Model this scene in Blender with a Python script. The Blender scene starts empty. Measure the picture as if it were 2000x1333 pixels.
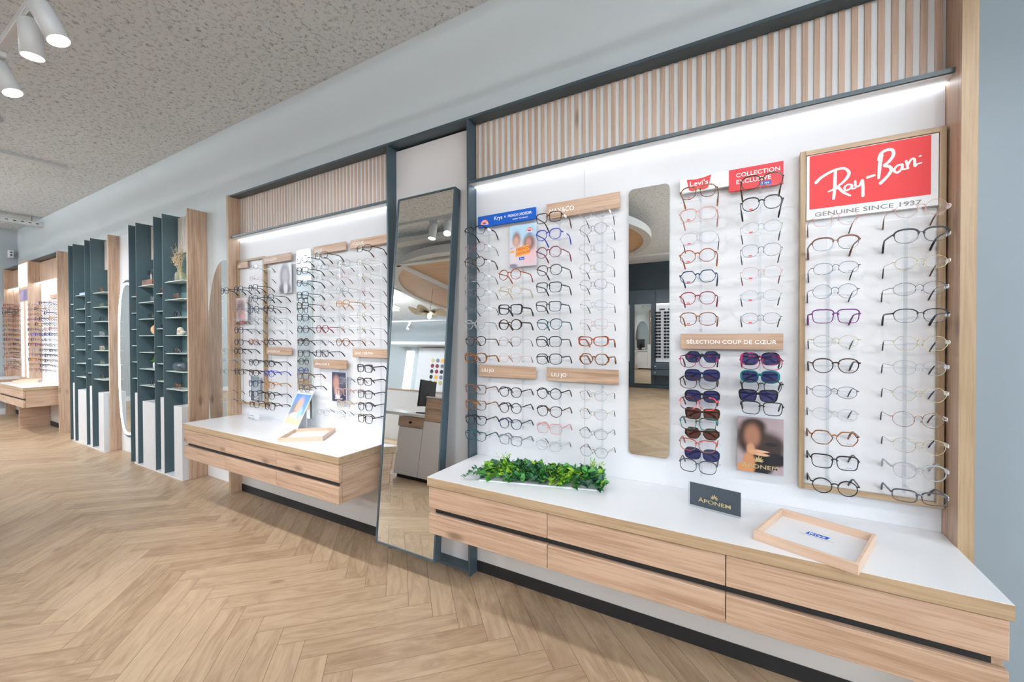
import bpy, math, random
from mathutils import Vector, Matrix, Euler
rnd = random.Random(7)
SC = bpy.context.scene
COL = SC.collection
PI = math.pi
R = math.radians

# ------------------------------------------------------------------ materials
MATS = {}
def newmat(name):
    m = bpy.data.materials.new(name); m.use_nodes = True
    nt = m.node_tree
    b = nt.nodes['Principled BSDF']
    MATS[name] = m
    return m, nt, b
def nd(nt, typ, **kw):
    n = nt.nodes.new(typ)
    for k, v in kw.items(): setattr(n, k, v)
    return n
def setin(n, **kw):
    for k, v in kw.items():
        n.inputs[k.replace('_', ' ')].default_value = v
    return n
def rgba(c): return (c[0], c[1], c[2], 1.0)
def plain(name, col, rough=0.5, metal=0.0, spec=0.5, bump=0.0, bscale=200.0, var=0.0):
    m, nt, b = newmat(name)
    b.inputs['Base Color'].default_value = rgba(col)
    b.inputs['Roughness'].default_value = rough
    b.inputs['Metallic'].default_value = metal
    b.inputs['Specular IOR Level'].default_value = spec
    tc = nd(nt, 'ShaderNodeTexCoord')
    nz = nd(nt, 'ShaderNodeTexNoise'); setin(nz, Scale=bscale, Detail=3.0)
    nt.links.new(tc.outputs['Object'], nz.inputs['Vector'])
    if bump > 0:
        bp = nd(nt, 'ShaderNodeBump'); setin(bp, Strength=bump, Distance=0.002)
        nt.links.new(nz.outputs['Fac'], bp.inputs['Height'])
        nt.links.new(bp.outputs['Normal'], b.inputs['Normal'])
    if var > 0:
        mx = nd(nt, 'ShaderNodeMix', data_type='RGBA')
        mx.inputs['A'].default_value = rgba([c * (1 - var) for c in col])
        mx.inputs['B'].default_value = rgba([min(1, c * (1 + var)) for c in col])
        nt.links.new(nz.outputs['Fac'], mx.inputs['Factor'])
        nt.links.new(mx.outputs['Result'], b.inputs['Base Color'])
    return m
def emit(name, col, strength):
    m, nt, b = newmat(name)
    b.inputs['Base Color'].default_value = rgba(col)
    b.inputs['Emission Color'].default_value = rgba(col)
    b.inputs['Emission Strength'].default_value = strength
    return m
def wood(name, light, dark, axis, rough=0.42, knots=True, stripes=0.0):
    """oak grain that runs along one world axis"""
    m, nt, b = newmat(name)
    tc = nd(nt, 'ShaderNodeTexCoord'); oi = nd(nt, 'ShaderNodeObjectInfo')
    mul = nd(nt, 'ShaderNodeVectorMath', operation='SCALE'); mul.inputs['Scale'].default_value = 13.0
    cx = nd(nt, 'ShaderNodeCombineXYZ')
    for k in 'XYZ': nt.links.new(oi.outputs['Random'], cx.inputs[k])
    nt.links.new(cx.outputs[0], mul.inputs[0])
    add = nd(nt, 'ShaderNodeVectorMath', operation='ADD')
    nt.links.new(tc.outputs['Object'], add.inputs[0]); nt.links.new(mul.outputs[0], add.inputs[1])
    def stretched(a, o):
        mp = nd(nt, 'ShaderNodeMapping')
        sc = [o, o, o]; sc[axis] = a
        mp.inputs['Scale'].default_value = sc
        nt.links.new(add.outputs[0], mp.inputs['Vector'])
        return mp.outputs['Vector']
    n1 = nd(nt, 'ShaderNodeTexNoise'); setin(n1, Scale=1.0, Detail=6.0, Roughness=0.65, Distortion=0.4)
    nt.links.new(stretched(3.0, 100.0), n1.inputs['Vector'])
    n2 = nd(nt, 'ShaderNodeTexNoise'); setin(n2, Scale=1.0, Detail=3.0, Roughness=0.5, Distortion=1.2)
    nt.links.new(stretched(1.4, 11.0), n2.inputs['Vector'])
    ad = nd(nt, 'ShaderNodeMath', operation='MULTIPLY_ADD'); ad.inputs[1].default_value = 0.68
    nt.links.new(n1.outputs['Fac'], ad.inputs[0])
    m2 = nd(nt, 'ShaderNodeMath', operation='MULTIPLY'); m2.inputs[1].default_value = 0.32
    nt.links.new(n2.outputs['Fac'], m2.inputs[0]); nt.links.new(m2.outputs[0], ad.inputs[2])
    cr = nd(nt, 'ShaderNodeValToRGB')
    cr.color_ramp.elements[0].position = 0.36; cr.color_ramp.elements[0].color = rgba(dark)
    cr.color_ramp.elements[1].position = 0.57; cr.color_ramp.elements[1].color = rgba(light)
    nt.links.new(ad.outputs[0], cr.inputs['Fac'])
    last = cr.outputs['Color']
    if knots:
        vo = nd(nt, 'ShaderNodeTexVoronoi'); setin(vo, Scale=1.0, Randomness=1.0)
        nt.links.new(stretched(2.0, 5.0), vo.inputs['Vector'])
        mr = nd(nt, 'ShaderNodeMapRange', interpolation_type='SMOOTHSTEP')
        mr.inputs['From Min'].default_value = 0.03; mr.inputs['From Max'].default_value = 0.14
        mr.inputs['To Min'].default_value = 0.75; mr.inputs['To Max'].default_value = 0.0
        nt.links.new(vo.outputs['Distance'], mr.inputs['Value'])
        mx = nd(nt, 'ShaderNodeMix', data_type='RGBA')
        nt.links.new(mr.outputs[0], mx.inputs['Factor']); nt.links.new(last, mx.inputs['A'])
        mx.inputs['B'].default_value = rgba([c * 0.42 for c in dark])
        last = mx.outputs['Result']
    nt.links.new(last, b.inputs['Base Color'])
    b.inputs['Roughness'].default_value = rough
    bp = nd(nt, 'ShaderNodeBump'); setin(bp, Strength=0.12, Distance=0.001)
    nt.links.new(n1.outputs['Fac'], bp.inputs['Height']); nt.links.new(bp.outputs['Normal'], b.inputs['Normal'])
    return m
def seethrough(name, tint, gloss=0.08, rough=0.02, diff=0.0, dcol=(1, 1, 1)):
    m, nt, b = newmat(name); nt.nodes.remove(b)
    out = nt.nodes['Material Output']
    tr = nd(nt, 'ShaderNodeBsdfTransparent'); tr.inputs['Color'].default_value = rgba(tint)
    gl = nd(nt, 'ShaderNodeBsdfGlossy'); gl.inputs['Roughness'].default_value = rough
    lw = nd(nt, 'ShaderNodeLayerWeight'); lw.inputs['Blend'].default_value = 0.25
    mr = nd(nt, 'ShaderNodeMapRange'); mr.inputs['To Min'].default_value = gloss; mr.inputs['To Max'].default_value = min(1, gloss * 5 + 0.02)
    nt.links.new(lw.outputs['Fresnel'], mr.inputs['Value'])
    mx = nd(nt, 'ShaderNodeMixShader')
    nt.links.new(mr.outputs[0], mx.inputs[0]); nt.links.new(tr.outputs[0], mx.inputs[1]); nt.links.new(gl.outputs[0], mx.inputs[2])
    last = mx
    if diff > 0:
        df = nd(nt, 'ShaderNodeBsdfDiffuse'); df.inputs['Color'].default_value = rgba(dcol)
        m2 = nd(nt, 'ShaderNodeMixShader'); m2.inputs[0].default_value = diff
        nt.links.new(mx.outputs[0], m2.inputs[1]); nt.links.new(df.outputs[0], m2.inputs[2]); last = m2
    nt.links.new(last.outputs[0], out.inputs['Surface'])
    return m
def mottled(name, c1, c2, scale=160.0, lo=0.42, hi=0.58, rough=0.18, alpha=1.0):
    m, nt, b = newmat(name)
    tc = nd(nt, 'ShaderNodeTexCoord')
    nz = nd(nt, 'ShaderNodeTexNoise'); setin(nz, Scale=scale, Detail=1.5, Distortion=0.6)
    nt.links.new(tc.outputs['Object'], nz.inputs['Vector'])
    cr = nd(nt, 'ShaderNodeValToRGB')
    cr.color_ramp.elements[0].position = lo; cr.color_ramp.elements[0].color = rgba(c1)
    cr.color_ramp.elements[1].position = hi; cr.color_ramp.elements[1].color = rgba(c2)
    nt.links.new(nz.outputs['Fac'], cr.inputs['Fac']); nt.links.new(cr.outputs['Color'], b.inputs['Base Color'])
    b.inputs['Roughness'].default_value = rough; b.inputs['Specular IOR Level'].default_value = .25
    return m
def printed(name, base, blobs, grad=None, rough=0.35):
    """a printed picture: soft colour patches (x, z, half width, half height, softness, colour) on a base colour, in the sheet's own 0..1 UV"""
    m, nt, b = newmat(name)
    uv = nd(nt, 'ShaderNodeTexCoord')
    last = None
    if grad:
        sp = nd(nt, 'ShaderNodeSeparateXYZ'); nt.links.new(uv.outputs['UV'], sp.inputs[0])
        mx = nd(nt, 'ShaderNodeMix', data_type='RGBA'); mx.inputs['A'].default_value = rgba(base); mx.inputs['B'].default_value = rgba(grad)
        nt.links.new(sp.outputs['Y'], mx.inputs['Factor']); last = mx.outputs['Result']
    for (x, y, rx, ry, soft, col) in blobs:
        mp = nd(nt, 'ShaderNodeMapping', vector_type='TEXTURE')
        mp.inputs['Location'].default_value = (x, y, 0); mp.inputs['Scale'].default_value = (rx, ry, 1)
        nt.links.new(uv.outputs['UV'], mp.inputs['Vector'])
        ln = nd(nt, 'ShaderNodeVectorMath', operation='LENGTH'); nt.links.new(mp.outputs[0], ln.inputs[0])
        mr = nd(nt, 'ShaderNodeMapRange', interpolation_type='SMOOTHSTEP')
        mr.inputs['From Min'].default_value = 1 - soft; mr.inputs['From Max'].default_value = 1 + soft
        mr.inputs['To Min'].default_value = 1; mr.inputs['To Max'].default_value = 0
        nt.links.new(ln.outputs['Value'], mr.inputs['Value'])
        mx = nd(nt, 'ShaderNodeMix', data_type='RGBA')
        nt.links.new(mr.outputs[0], mx.inputs['Factor'])
        if last is None: mx.inputs['A'].default_value = rgba(base)
        else: nt.links.new(last, mx.inputs['A'])
        mx.inputs['B'].default_value = rgba(col)
        last = mx.outputs['Result']
    nt.links.new(last, b.inputs['Base Color'])
    b.inputs['Roughness'].default_value = rough
    return m

OAK_L, OAK_D = (0.56, 0.385, 0.275), (0.355, 0.215, 0.135)
M_oakx = wood('oak_grain_across', OAK_L, OAK_D, 0)
M_oakz = wood('oak_grain_upright', OAK_L, OAK_D, 2)
M_oaky = wood('oak_grain_deep', OAK_L, OAK_D, 1)
EDGE_L, EDGE_D = (0.47, 0.335, 0.21), (0.325, 0.22, 0.127)
M_edgex = wood('oak_edge_across', EDGE_L, EDGE_D, 0, knots=False)
M_edgey = wood('oak_edge_deep', EDGE_L, EDGE_D, 1, knots=False)
M_edgez = wood('oak_edge_upright', (0.43, 0.31, 0.19), (0.30, 0.20, 0.115), 2, knots=False)
M_tray = wood('pale_beech', (0.72, 0.52, 0.39), (0.62, 0.43, 0.31), 0, knots=False)
M_slat = wood('slat_oak', (0.62, 0.45, 0.35), (0.46, 0.32, 0.24), 2)
M_white = plain('white_laminate', (0.78, 0.79, 0.815), 0.22, spec=0.35)
M_panel = plain('white_panel', (0.77, 0.78, 0.815), 0.4, bump=0.02)
M_offwhite = plain('warm_white_panel', (0.76, 0.73, 0.73), 0.5)
M_greige = plain('greige_board', (0.60, 0.57, 0.55), 0.5)
M_slate = plain('slate_metal', (0.052, 0.080, 0.098), 0.38, spec=0.5)
M_black = plain('black_gap', (0.012, 0.012, 0.013), 0.6)
M_teal = plain('dark_teal_metal', (0.070, 0.112, 0.128), 0.42)
M_tealback = plain('teal_back', (0.135, 0.235, 0.255), 0.45)
M_shelf = plain('pale_green_shelf', (0.62, 0.70, 0.67), 0.35)
M_wall = plain('grey_paint', (0.66, 0.71, 0.735), 0.75, bump=0.05, bscale=90)
M_wallblue = plain('blue_grey_wall', (0.265, 0.322, 0.365), 0.75, bump=0.05, bscale=90)  # darker, bluer tone for the wall right of the near display
M_box = plain('white_plinth', (0.66, 0.665, 0.69), 0.4)
M_wallfar = plain('grey_paint_deep', (0.44, 0.48, 0.505), 0.75)
M_darkwall = plain('anthracite_wall', (0.035, 0.05, 0.065), 0.45)
M_darkcab = plain('anthracite_cabinet', (0.05, 0.07, 0.09), 0.4)
M_lampwhite = plain('white_lamp_paint', (0.62, 0.62, 0.62), 0.4)
M_red = plain('logo_red', (0.72, 0.075, 0.082), 0.6, spec=0.15)
M_softred = plain('soft_red', (0.66, 0.075, 0.085), 0.6, spec=0.15)
M_blue = plain('sign_blue', (0.015, 0.11, 0.52), 0.6, spec=0.15)
M_ink = plain('black_ink', (0.02, 0.02, 0.025), 0.4)
M_greyink = plain('grey_ink', (0.16, 0.17, 0.18), 0.4)
M_goldink = plain('gold_ink', (0.62, 0.50, 0.26), 0.3, metal=0.4)
M_whiteink = plain('white_ink', (0.90, 0.90, 0.90), 0.4)
M_blockdark = plain('dark_blue_print', (0.035, 0.055, 0.075), 0.15)
M_orangeink = plain('orange_ink', (0.86, 0.40, 0.06), 0.4)
M_mirror = plain('mirror_silver', (0.80, 0.82, 0.81), 0.0, metal=1.0)
M_led = emit('led_light', (0.86, 0.93, 1.0), 4.2)
M_ledfar = emit('far_led_light', (0.86, 0.93, 1.0), 12.0)
M_ring = emit('ring_light', (0.60, 0.86, 1.0), 4.0)
M_lightbox = emit('lightbox_face', (0.93, 0.97, 1.0), 1.6)
M_bulb = emit('spot_bulb', (1.0, 0.97, 0.92), 6.0)
M_glow = emit('lamp_glow', (1.0, 0.92, 0.72), 5.0)
M_acryl = seethrough('clear_acrylic', (0.965, 0.975, 0.982), 0.03, 0.12, 0.02, (0.75, 0.8, 0.85))
M_lens = seethrough('clear_lens', (0.965, 0.97, 0.98), 0.018, 0.06, 0.008, (0.85, 0.9, 1))
M_lensblue = seethrough('blue_sun_lens', (0.06, 0.07, 0.20), 0.05, 0.02, 0.35, (0.05, 0.05, 0.16))
M_lensbrown = seethrough('brown_sun_lens', (0.18, 0.08, 0.07), 0.05, 0.02, 0.3, (0.10, 0.03, 0.025))
M_lensdark = seethrough('dark_sun_lens', (0.05, 0.05, 0.06), 0.05, 0.02, 0.4, (0.02, 0.02, 0.025))
M_glass = seethrough('window_glass', (0.95, 0.97, 0.97), 0.06, 0.0)
M_vase = seethrough('vase_glass', (0.92, 0.93, 0.80), 0.08, 0.02, 0.25, (0.75, 0.72, 0.5))
M_tag = plain('white_tag', (0.82, 0.85, 0.88), 0.25)

FR = {}
def fr(k, col, rough=0.3, metal=0.0): FR[k] = plain('frame_' + k, col, rough, metal, spec=0.22)
fr('black', (0.018, 0.018, 0.022)); fr('navy', (0.022, 0.032, 0.075)); fr('blue', (0.03, 0.05, 0.42)); fr('grey', (0.20, 0.21, 0.24))
fr('burg', (0.22, 0.03, 0.05)); fr('brown', (0.15, 0.07, 0.045)); fr('rose', (0.55, 0.33, 0.29)); fr('pink', (0.62, 0.30, 0.30))
fr('teal', (0.01, 0.17, 0.17)); fr('purple', (0.16, 0.03, 0.19)); fr('orange', (0.52, 0.22, 0.06)); fr('beige', (0.58, 0.46, 0.33))
fr('gold', (0.58, 0.46, 0.26), 0.25, 0.75); fr('silver', (0.42, 0.43, 0.45), 0.3, 0.7); fr('gun', (0.10, 0.10, 0.115), 0.3, 0.5)
fr('red', (0.55, 0.04, 0.05)); fr('coral', (0.85, 0.14, 0.09)); fr('tip', (0.05, 0.045, 0.05))
FR['tort'] = mottled('frame_tortoise', (0.05, 0.02, 0.012), (0.38, 0.145, 0.045))
FR['darktort'] = mottled('frame_dark_tortoise', (0.02, 0.013, 0.012), (0.17, 0.08, 0.03), lo=0.48, hi=0.66)
FR['redbrown'] = mottled('frame_red_brown', (0.17, 0.035, 0.02), (0.42, 0.11, 0.05))
FR['blkteal'] = mottled('frame_black_teal', (0.012, 0.02, 0.024), (0.02, 0.14, 0.17), scale=60)
FR['blkred'] = mottled('frame_black_pink', (0.02, 0.015, 0.02), (0.48, 0.04, 0.14), scale=45, lo=0.46, hi=0.6)
FR['redpink'] = mottled('frame_red_black', (0.03, 0.015, 0.02), (0.85, 0.12, 0.12), scale=40, lo=0.46, hi=0.58)
FR['tortteal'] = mottled('frame_tortoise_teal', (0.07, 0.035, 0.02), (0.01, 0.17, 0.16), scale=35)
FR['redtort'] = mottled('frame_red_tortoise', (0.48, 0.05, 0.06), (0.22, 0.14, 0.08), scale=45)
FR['crystal'] = seethrough('frame_crystal', (0.80, 0.82, 0.84), 0.12, 0.05, 0.35, (0.62, 0.63, 0.66))
WORD = dict(black='black', navy='navy', blue='bright blue', grey='grey', burg='burgundy', brown='brown', rose='rose', pink='pink', teal='teal', purple='purple',
    orange='orange', beige='beige', gold='gold', silver='silver', gun='dark grey', tort='tortoiseshell', darktort='dark tortoiseshell', redbrown='red-brown',
    blkteal='black-teal', blkred='black-pink', redpink='red-black', tortteal='teal tortoiseshell', redtort='red-top', crystal='crystal', red='red')
SHAPEW = dict(round='round', panto='soft round', rect='rectangular', square='square', cat='cat-eye', hex='hexagonal', oct='octagonal', avi='aviator', oval='oval',
    brow='browline', browthin='browline', geo='oversize', catround='round', catrect='cat-eye')

# ------------------------------------------------------------------ geometry
class G:
    def __init__(s): s.v = []; s.f = []; s.m = []; s.uv = None
    def quad(s, a, b, c, d, m=0):
        n = len(s.v); s.v += [a, b, c, d]; s.f.append((n, n + 1, n + 2, n + 3)); s.m.append(m); return s
    def box(s, x0, x1, y0, y1, z0, z1, m=0, ch=0.0):
        if x0 > x1: x0, x1 = x1, x0
        if y0 > y1: y0, y1 = y1, y0
        if z0 > z1: z0, z1 = z1, z0
        n = len(s.v)
        if ch <= 0:
            s.v += [(x0, y0, z0), (x1, y0, z0), (x1, y1, z0), (x0, y1, z0), (x0, y0, z1), (x1, y0, z1), (x1, y1, z1), (x0, y1, z1)]
            fs = [(0, 3, 2, 1), (4, 5, 6, 7), (0, 1, 5, 4), (1, 2, 6, 5), (2, 3, 7, 6), (3, 0, 4, 7)]
        else:
            c = min(ch, (x1 - x0) * .4, (y1 - y0) * .4, (z1 - z0) * .4)
            X, Y, Z = (x0, x1), (y0, y1), (z0, z1); idx = {}
            for i in (0, 1):
                for j in (0, 1):
                    for k in (0, 1):
                        sx, sy, sz = (1 - 2 * i) * c, (1 - 2 * j) * c, (1 - 2 * k) * c
                        for t, p in (('x', (X[i], Y[j] + sy, Z[k] + sz)), ('y', (X[i] + sx, Y[j], Z[k] + sz)), ('z', (X[i] + sx, Y[j] + sy, Z[k]))):
                            idx[(i, j, k, t)] = len(s.v) - n; s.v.append(p)
            fs = []
            def fc(*q): fs.append(tuple(idx[a] for a in q))
            for i, o in ((0, 1), (1, 0)):
                q = [(i, 0, 0, 'x'), (i, 0, 1, 'x'), (i, 1, 1, 'x'), (i, 1, 0, 'x')]; fc(*(q if i == 0 else q[::-1]))
                q = [(0, i, 0, 'y'), (1, i, 0, 'y'), (1, i, 1, 'y'), (0, i, 1, 'y')]; fc(*(q if i == 0 else q[::-1]))
                q = [(0, 0, i, 'z'), (0, 1, i, 'z'), (1, 1, i, 'z'), (1, 0, i, 'z')]; fc(*(q if i == 0 else q[::-1]))
            for i in (0, 1):
                for j in (0, 1):
                    q = [(i, j, 0, 'x'), (i, j, 0, 'y'), (i, j, 1, 'y'), (i, j, 1, 'x')]; fc(*(q if (i + j) % 2 == 0 else q[::-1]))
                    q = [(i, 0, j, 'z'), (i, 0, j, 'x'), (i, 1, j, 'x'), (i, 1, j, 'z')]; fc(*(q if (i + j) % 2 == 0 else q[::-1]))
                    q = [(0, i, j, 'y'), (0, i, j, 'z'), (1, i, j, 'z'), (1, i, j, 'y')]; fc(*(q if (i + j) % 2 == 0 else q[::-1]))
            for i in (0, 1):
                for j in (0, 1):
                    for k in (0, 1):
                        q = [(i, j, k, 'x'), (i, j, k, 'z'), (i, j, k, 'y')]; fc(*(q if (i + j + k) % 2 == 0 else q[::-1]))
        for f in fs: s.f.append(tuple(a + n for a in f)); s.m.append(m)
        return s
    def prism(s, pts, fn, m=0):
        """closed outline pts (a, b) pulled between two sides: fn(a, b, 0|1) -> xyz"""
        n = len(s.v); k = len(pts)
        s.v += [fn(a, b, 0) for a, b in pts] + [fn(a, b, 1) for a, b in pts]
        s.f.append(tuple(range(n, n + k))); s.f.append(tuple(range(n + 2 * k - 1, n + k - 1, -1))); s.m += [m, m]
        for i in range(k):
            j = (i + 1) % k; s.f.append((n + j, n + i, n + k + i, n + k + j)); s.m.append(m)
        return s
    def plate(s, pts, y0, y1, m=0): return s.prism(pts, lambda a, b, t: (a, (y0, y1)[t], b), m)
    def slab(s, pts, z0, z1, m=0): return s.prism(pts, lambda a, b, t: (a, b, (z0, z1)[t]), m)
    def tube(s, path, r, n=8, closed=False, m=0, ry=None, caps=True):
        P = [Vector(p) for p in path]; k = len(P); base = len(s.v)
        rs = r if isinstance(r, (list, tuple)) else [r] * k
        up = Vector((0, 0, 1)); prev = None
        for i, p in enumerate(P):
            a = P[(i - 1) % k] if (closed or i > 0) else p; b = P[(i + 1) % k] if (closed or i < k - 1) else p
            t = (b - a).normalized()
            if prev is None:
                u = t.cross(up)
                if u.length < 1e-4: u = t.cross(Vector((1, 0, 0)))
                u.normalize()
            else:
                u = prev - t * prev.dot(t); u.normalize()
            w = t.cross(u); prev = u
            for q in range(n):
                an = 2 * PI * q / n + (PI / 4 if n == 4 else 0); rr = rs[i]
                s.v.append(tuple(p + u * (math.cos(an) * rr) + w * (math.sin(an) * (rr if ry is None else ry * rr))))
        for i in range(k if closed else k - 1):
            i2 = (i + 1) % k
            for q in range(n):
                q2 = (q + 1) % n
                s.f.append((base + i * n + q, base + i * n + q2, base + i2 * n + q2, base + i2 * n + q)); s.m.append(m)
        if not closed and caps:
            s.f.append(tuple(base + q for q in range(n - 1, -1, -1))); s.f.append(tuple(base + (k - 1) * n + q for q in range(n))); s.m += [m, m]
        return s
    def lathe(s, prof, n=20, c=(0, 0, 0), m=0, axis='z'):
        base = len(s.v); k = len(prof)
        for (r, h) in prof:
            for q in range(n):
                a = 2 * PI * q / n
                p = (r * math.cos(a), r * math.sin(a), h)
                if axis == 'y': p = (p[0], h, p[1])
                if axis == 'x': p = (h, p[0], p[1])
                s.v.append((c[0] + p[0], c[1] + p[1], c[2] + p[2]))
        for i in range(k - 1):
            for q in range(n):
                q2 = (q + 1) % n
                s.f.append((base + i * n + q, base + i * n + q2, base + (i + 1) * n + q2, base + (i + 1) * n + q)); s.m.append(m)
        s.f.append(tuple(base + q for q in range(n - 1, -1, -1))); s.f.append(tuple(base + (k - 1) * n + q for q in range(n))); s.m += [m, m]
        return s
    def add(s, o, off=(0, 0, 0)):
        n = len(s.v); s.v += [(p[0] + off[0], p[1] + off[1], p[2] + off[2]) for p in o.v]
        s.f += [tuple(a + n for a in f) for f in o.f]; s.m += o.m; return s
    def xf(s, M): s.v = [tuple(M @ Vector(p)) for p in s.v]; return s
    def mesh(s, name, mats, smooth=False):
        me = bpy.data.meshes.new(name); me.from_pydata(s.v, [], s.f)
        mats = mats if isinstance(mats, (list, tuple)) else [mats]
        for a in mats: me.materials.append(a)
        if len(mats) > 1: me.polygons.foreach_set('material_index', s.m)
        if smooth: me.polygons.foreach_set('use_smooth', [True] * len(s.f))
        if s.uv:
            ul = me.uv_layers.new(name='UVMap'); ul.data.foreach_set('uv', [c for f in s.uv for p in f for c in p])
        me.update(); return me

def tag(o, label=None, cat=None, group=None, kind=None):
    if label: o['label'] = label
    if cat: o['category'] = cat
    if group: o['group'] = group
    if kind: o['kind'] = kind
    return o
def thing(name, label, cat, loc=(0, 0, 0), rz=0.0, group=None):
    o = bpy.data.objects.new(name, None); COL.objects.link(o)
    o.location = loc; o.rotation_euler = (0, 0, rz); o.empty_display_size = 0.05
    return tag(o, label, cat, group)
def link(name, me, parent=None, loc=None):
    o = bpy.data.objects.new(name, me); COL.objects.link(o)
    if parent: o.parent = parent
    if loc: o.location = loc
    return o
def wpos(p):
    v = Vector((0, 0, 0))
    while p: v += p.location; p = p.parent
    return v
def part(name, g, mats, parent=None, smooth=False, local=False, bevel=0.0):
    """g is given in world coordinates (parents here are only shifted, not turned) unless local"""
    if parent and not local:
        w = wpos(parent); g.v = [(p[0] - w.x, p[1] - w.y, p[2] - w.z) for p in g.v]
    return link(name, g.mesh(name, mats, smooth), parent)
def single(name, g, mats, label, cat, group=None, smooth=False, origin=None):
    if origin: g.v = [(p[0] - origin[0], p[1] - origin[1], p[2] - origin[2]) for p in g.v]
    return tag(link(name, g.mesh(name, mats, smooth), None, origin), label, cat, group)
def struct(name, g, mats, parent=None, label=None):
    o = link(name, g.mesh(name, mats), parent)
    if parent is None: tag(o, label, None, None, 'structure')
    return o
def box(*a, **k): return G().box(*a, **k)

_txt = {}
def text_geo(s, size, width=None, sx=1.0, align='LEFT', ex=0.0004):
    key = (s, align)
    if key not in _txt:
        cu = bpy.data.curves.new('lettering', 'FONT'); cu.body = s; cu.size = 1.0; cu.align_x = align; cu.extrude = 0; cu.offset = .011; cu.resolution_u = 3
        ob = bpy.data.objects.new('lettering', cu); COL.objects.link(ob)
        dg = bpy.context.evaluated_depsgraph_get(); ev = ob.evaluated_get(dg); me = ev.to_mesh()
        _txt[key] = ([tuple(v.co) for v in me.vertices], [tuple(p.vertices) for p in me.polygons])
        ev.to_mesh_clear(); bpy.data.objects.remove(ob); bpy.data.curves.remove(cu)
    vs, fs = _txt[key]
    if width:
        w = max(v[0] for v in vs) - min(v[0] for v in vs); sx = width / (w * size)
    g = G(); g.v = [(v[0] * size * sx, 0.0, v[1] * size) for v in vs]; g.f = list(fs); g.m = [0] * len(fs)
    return g
def wall_text(s, x, y, z, size, **k):
    """letters that stand upright on a board facing the room"""
    g = text_geo(s, size, **k); g.v = [(p[0] + x, y, p[2] + z) for p in g.v]; return g
def ellipse(cx, cz, a, b, n=48, e=2.0):
    out = []
    for i in range(n):
        t = 2 * PI * i / n; c, s = math.cos(t), math.sin(t)
        out.append((cx + a * math.copysign(abs(c) ** (2 / e), c), cz + b * math.copysign(abs(s) ** (2 / e), s)))
    return out
def rrect(x0, x1, z0, z1, r, n=6):
    out = []
    for cx, cz, a0 in ((x1 - r, z1 - r, 0), (x0 + r, z1 - r, 90), (x0 + r, z0 + r, 180), (x1 - r, z0 + r, 270)):
        for i in range(n + 1):
            a = R(a0 + 90 * i / n); out.append((cx + r * math.cos(a), cz + r * math.sin(a)))
    return out
def sheet(x0, x1, z0, z1, y):
    g = G().quad((x0, y, z0), (x1, y, z0), (x1, y, z1), (x0, y, z1)); g.uv = [[(0, 0), (1, 0), (1, 1), (0, 1)]]; return g

# ------------------------------------------------------------------ eyewear
def outline(shape, n=28):
    a, b, e, kp = 0.0255, 0.0215, 2.0, 0.0
    up = 0.0; poly = 0; rot = 0
    if shape == 'round': a, b = 0.0245, 0.0228
    elif shape == 'panto': a, b, e, kp = 0.0250, 0.0218, 2.35, 0.10
    elif shape == 'catround': a, b, e, kp, up = 0.0258, 0.0222, 2.2, 0.10, 0.003
    elif shape == 'oval': a, b, e = 0.0250, 0.0188, 2.15, 
    elif shape == 'rect': a, b, e, kp = 0.0270, 0.0170, 3.4, 0.04
    elif shape == 'square': a, b, e, kp = 0.0262, 0.0208, 4.0, 0.09
    elif shape == 'geo': a, b, e, kp = 0.0275, 0.0222, 2.7, 0.03
    elif shape == 'cat': a, b, e, kp, up = 0.0270, 0.0205, 2.7, 0.13, 0.004
    elif shape == 'catrect': a, b, e, kp, up = 0.0275, 0.0178, 2.8, 0.06, 0.004
    elif shape == 'hex': a, b, poly = 0.0268, 0.0222, 6
    elif shape == 'oct': a, b, poly, rot = 0.0262, 0.0230, 8, PI / 8
    elif shape == 'avi': a, b, e, kp = 0.0285, 0.0222, 2.2, 0.14
    elif shape in ('brow', 'browthin'): a, b, e, kp = 0.0262, 0.0200, 2.5, 0.10
    pts = []
    for i in range(n):
        t = 2 * PI * (i + 0.5) / n; c, s = math.cos(t), math.sin(t)
        if poly:
            w = 2 * PI / poly; ph = (t + rot) % w - w / 2
            r = math.cos(w / 2) / math.cos(ph); r = 0.72 * r / ((1 + math.cos(w / 2)) / 2) + 0.28
            x, z = a * r * c, b * r * s
        else:
            x, z = a * math.copysign(abs(c) ** (2 / e), c), b * math.copysign(abs(s) ** (2 / e), s)
        x *= 1 + kp * z / b
        if up and x > 0 and z > -b * .2: z += up * (x / a) ** 2 * (1 if z > 0 else .4)
        if shape == 'avi' and z < 0: x -= 0.003 * (-z / b)
        pts.append((x, z))
    return pts, a, b
LENSX = 0.0335
def yw(x): return 1.5 * x * x
_gl = {}
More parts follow.
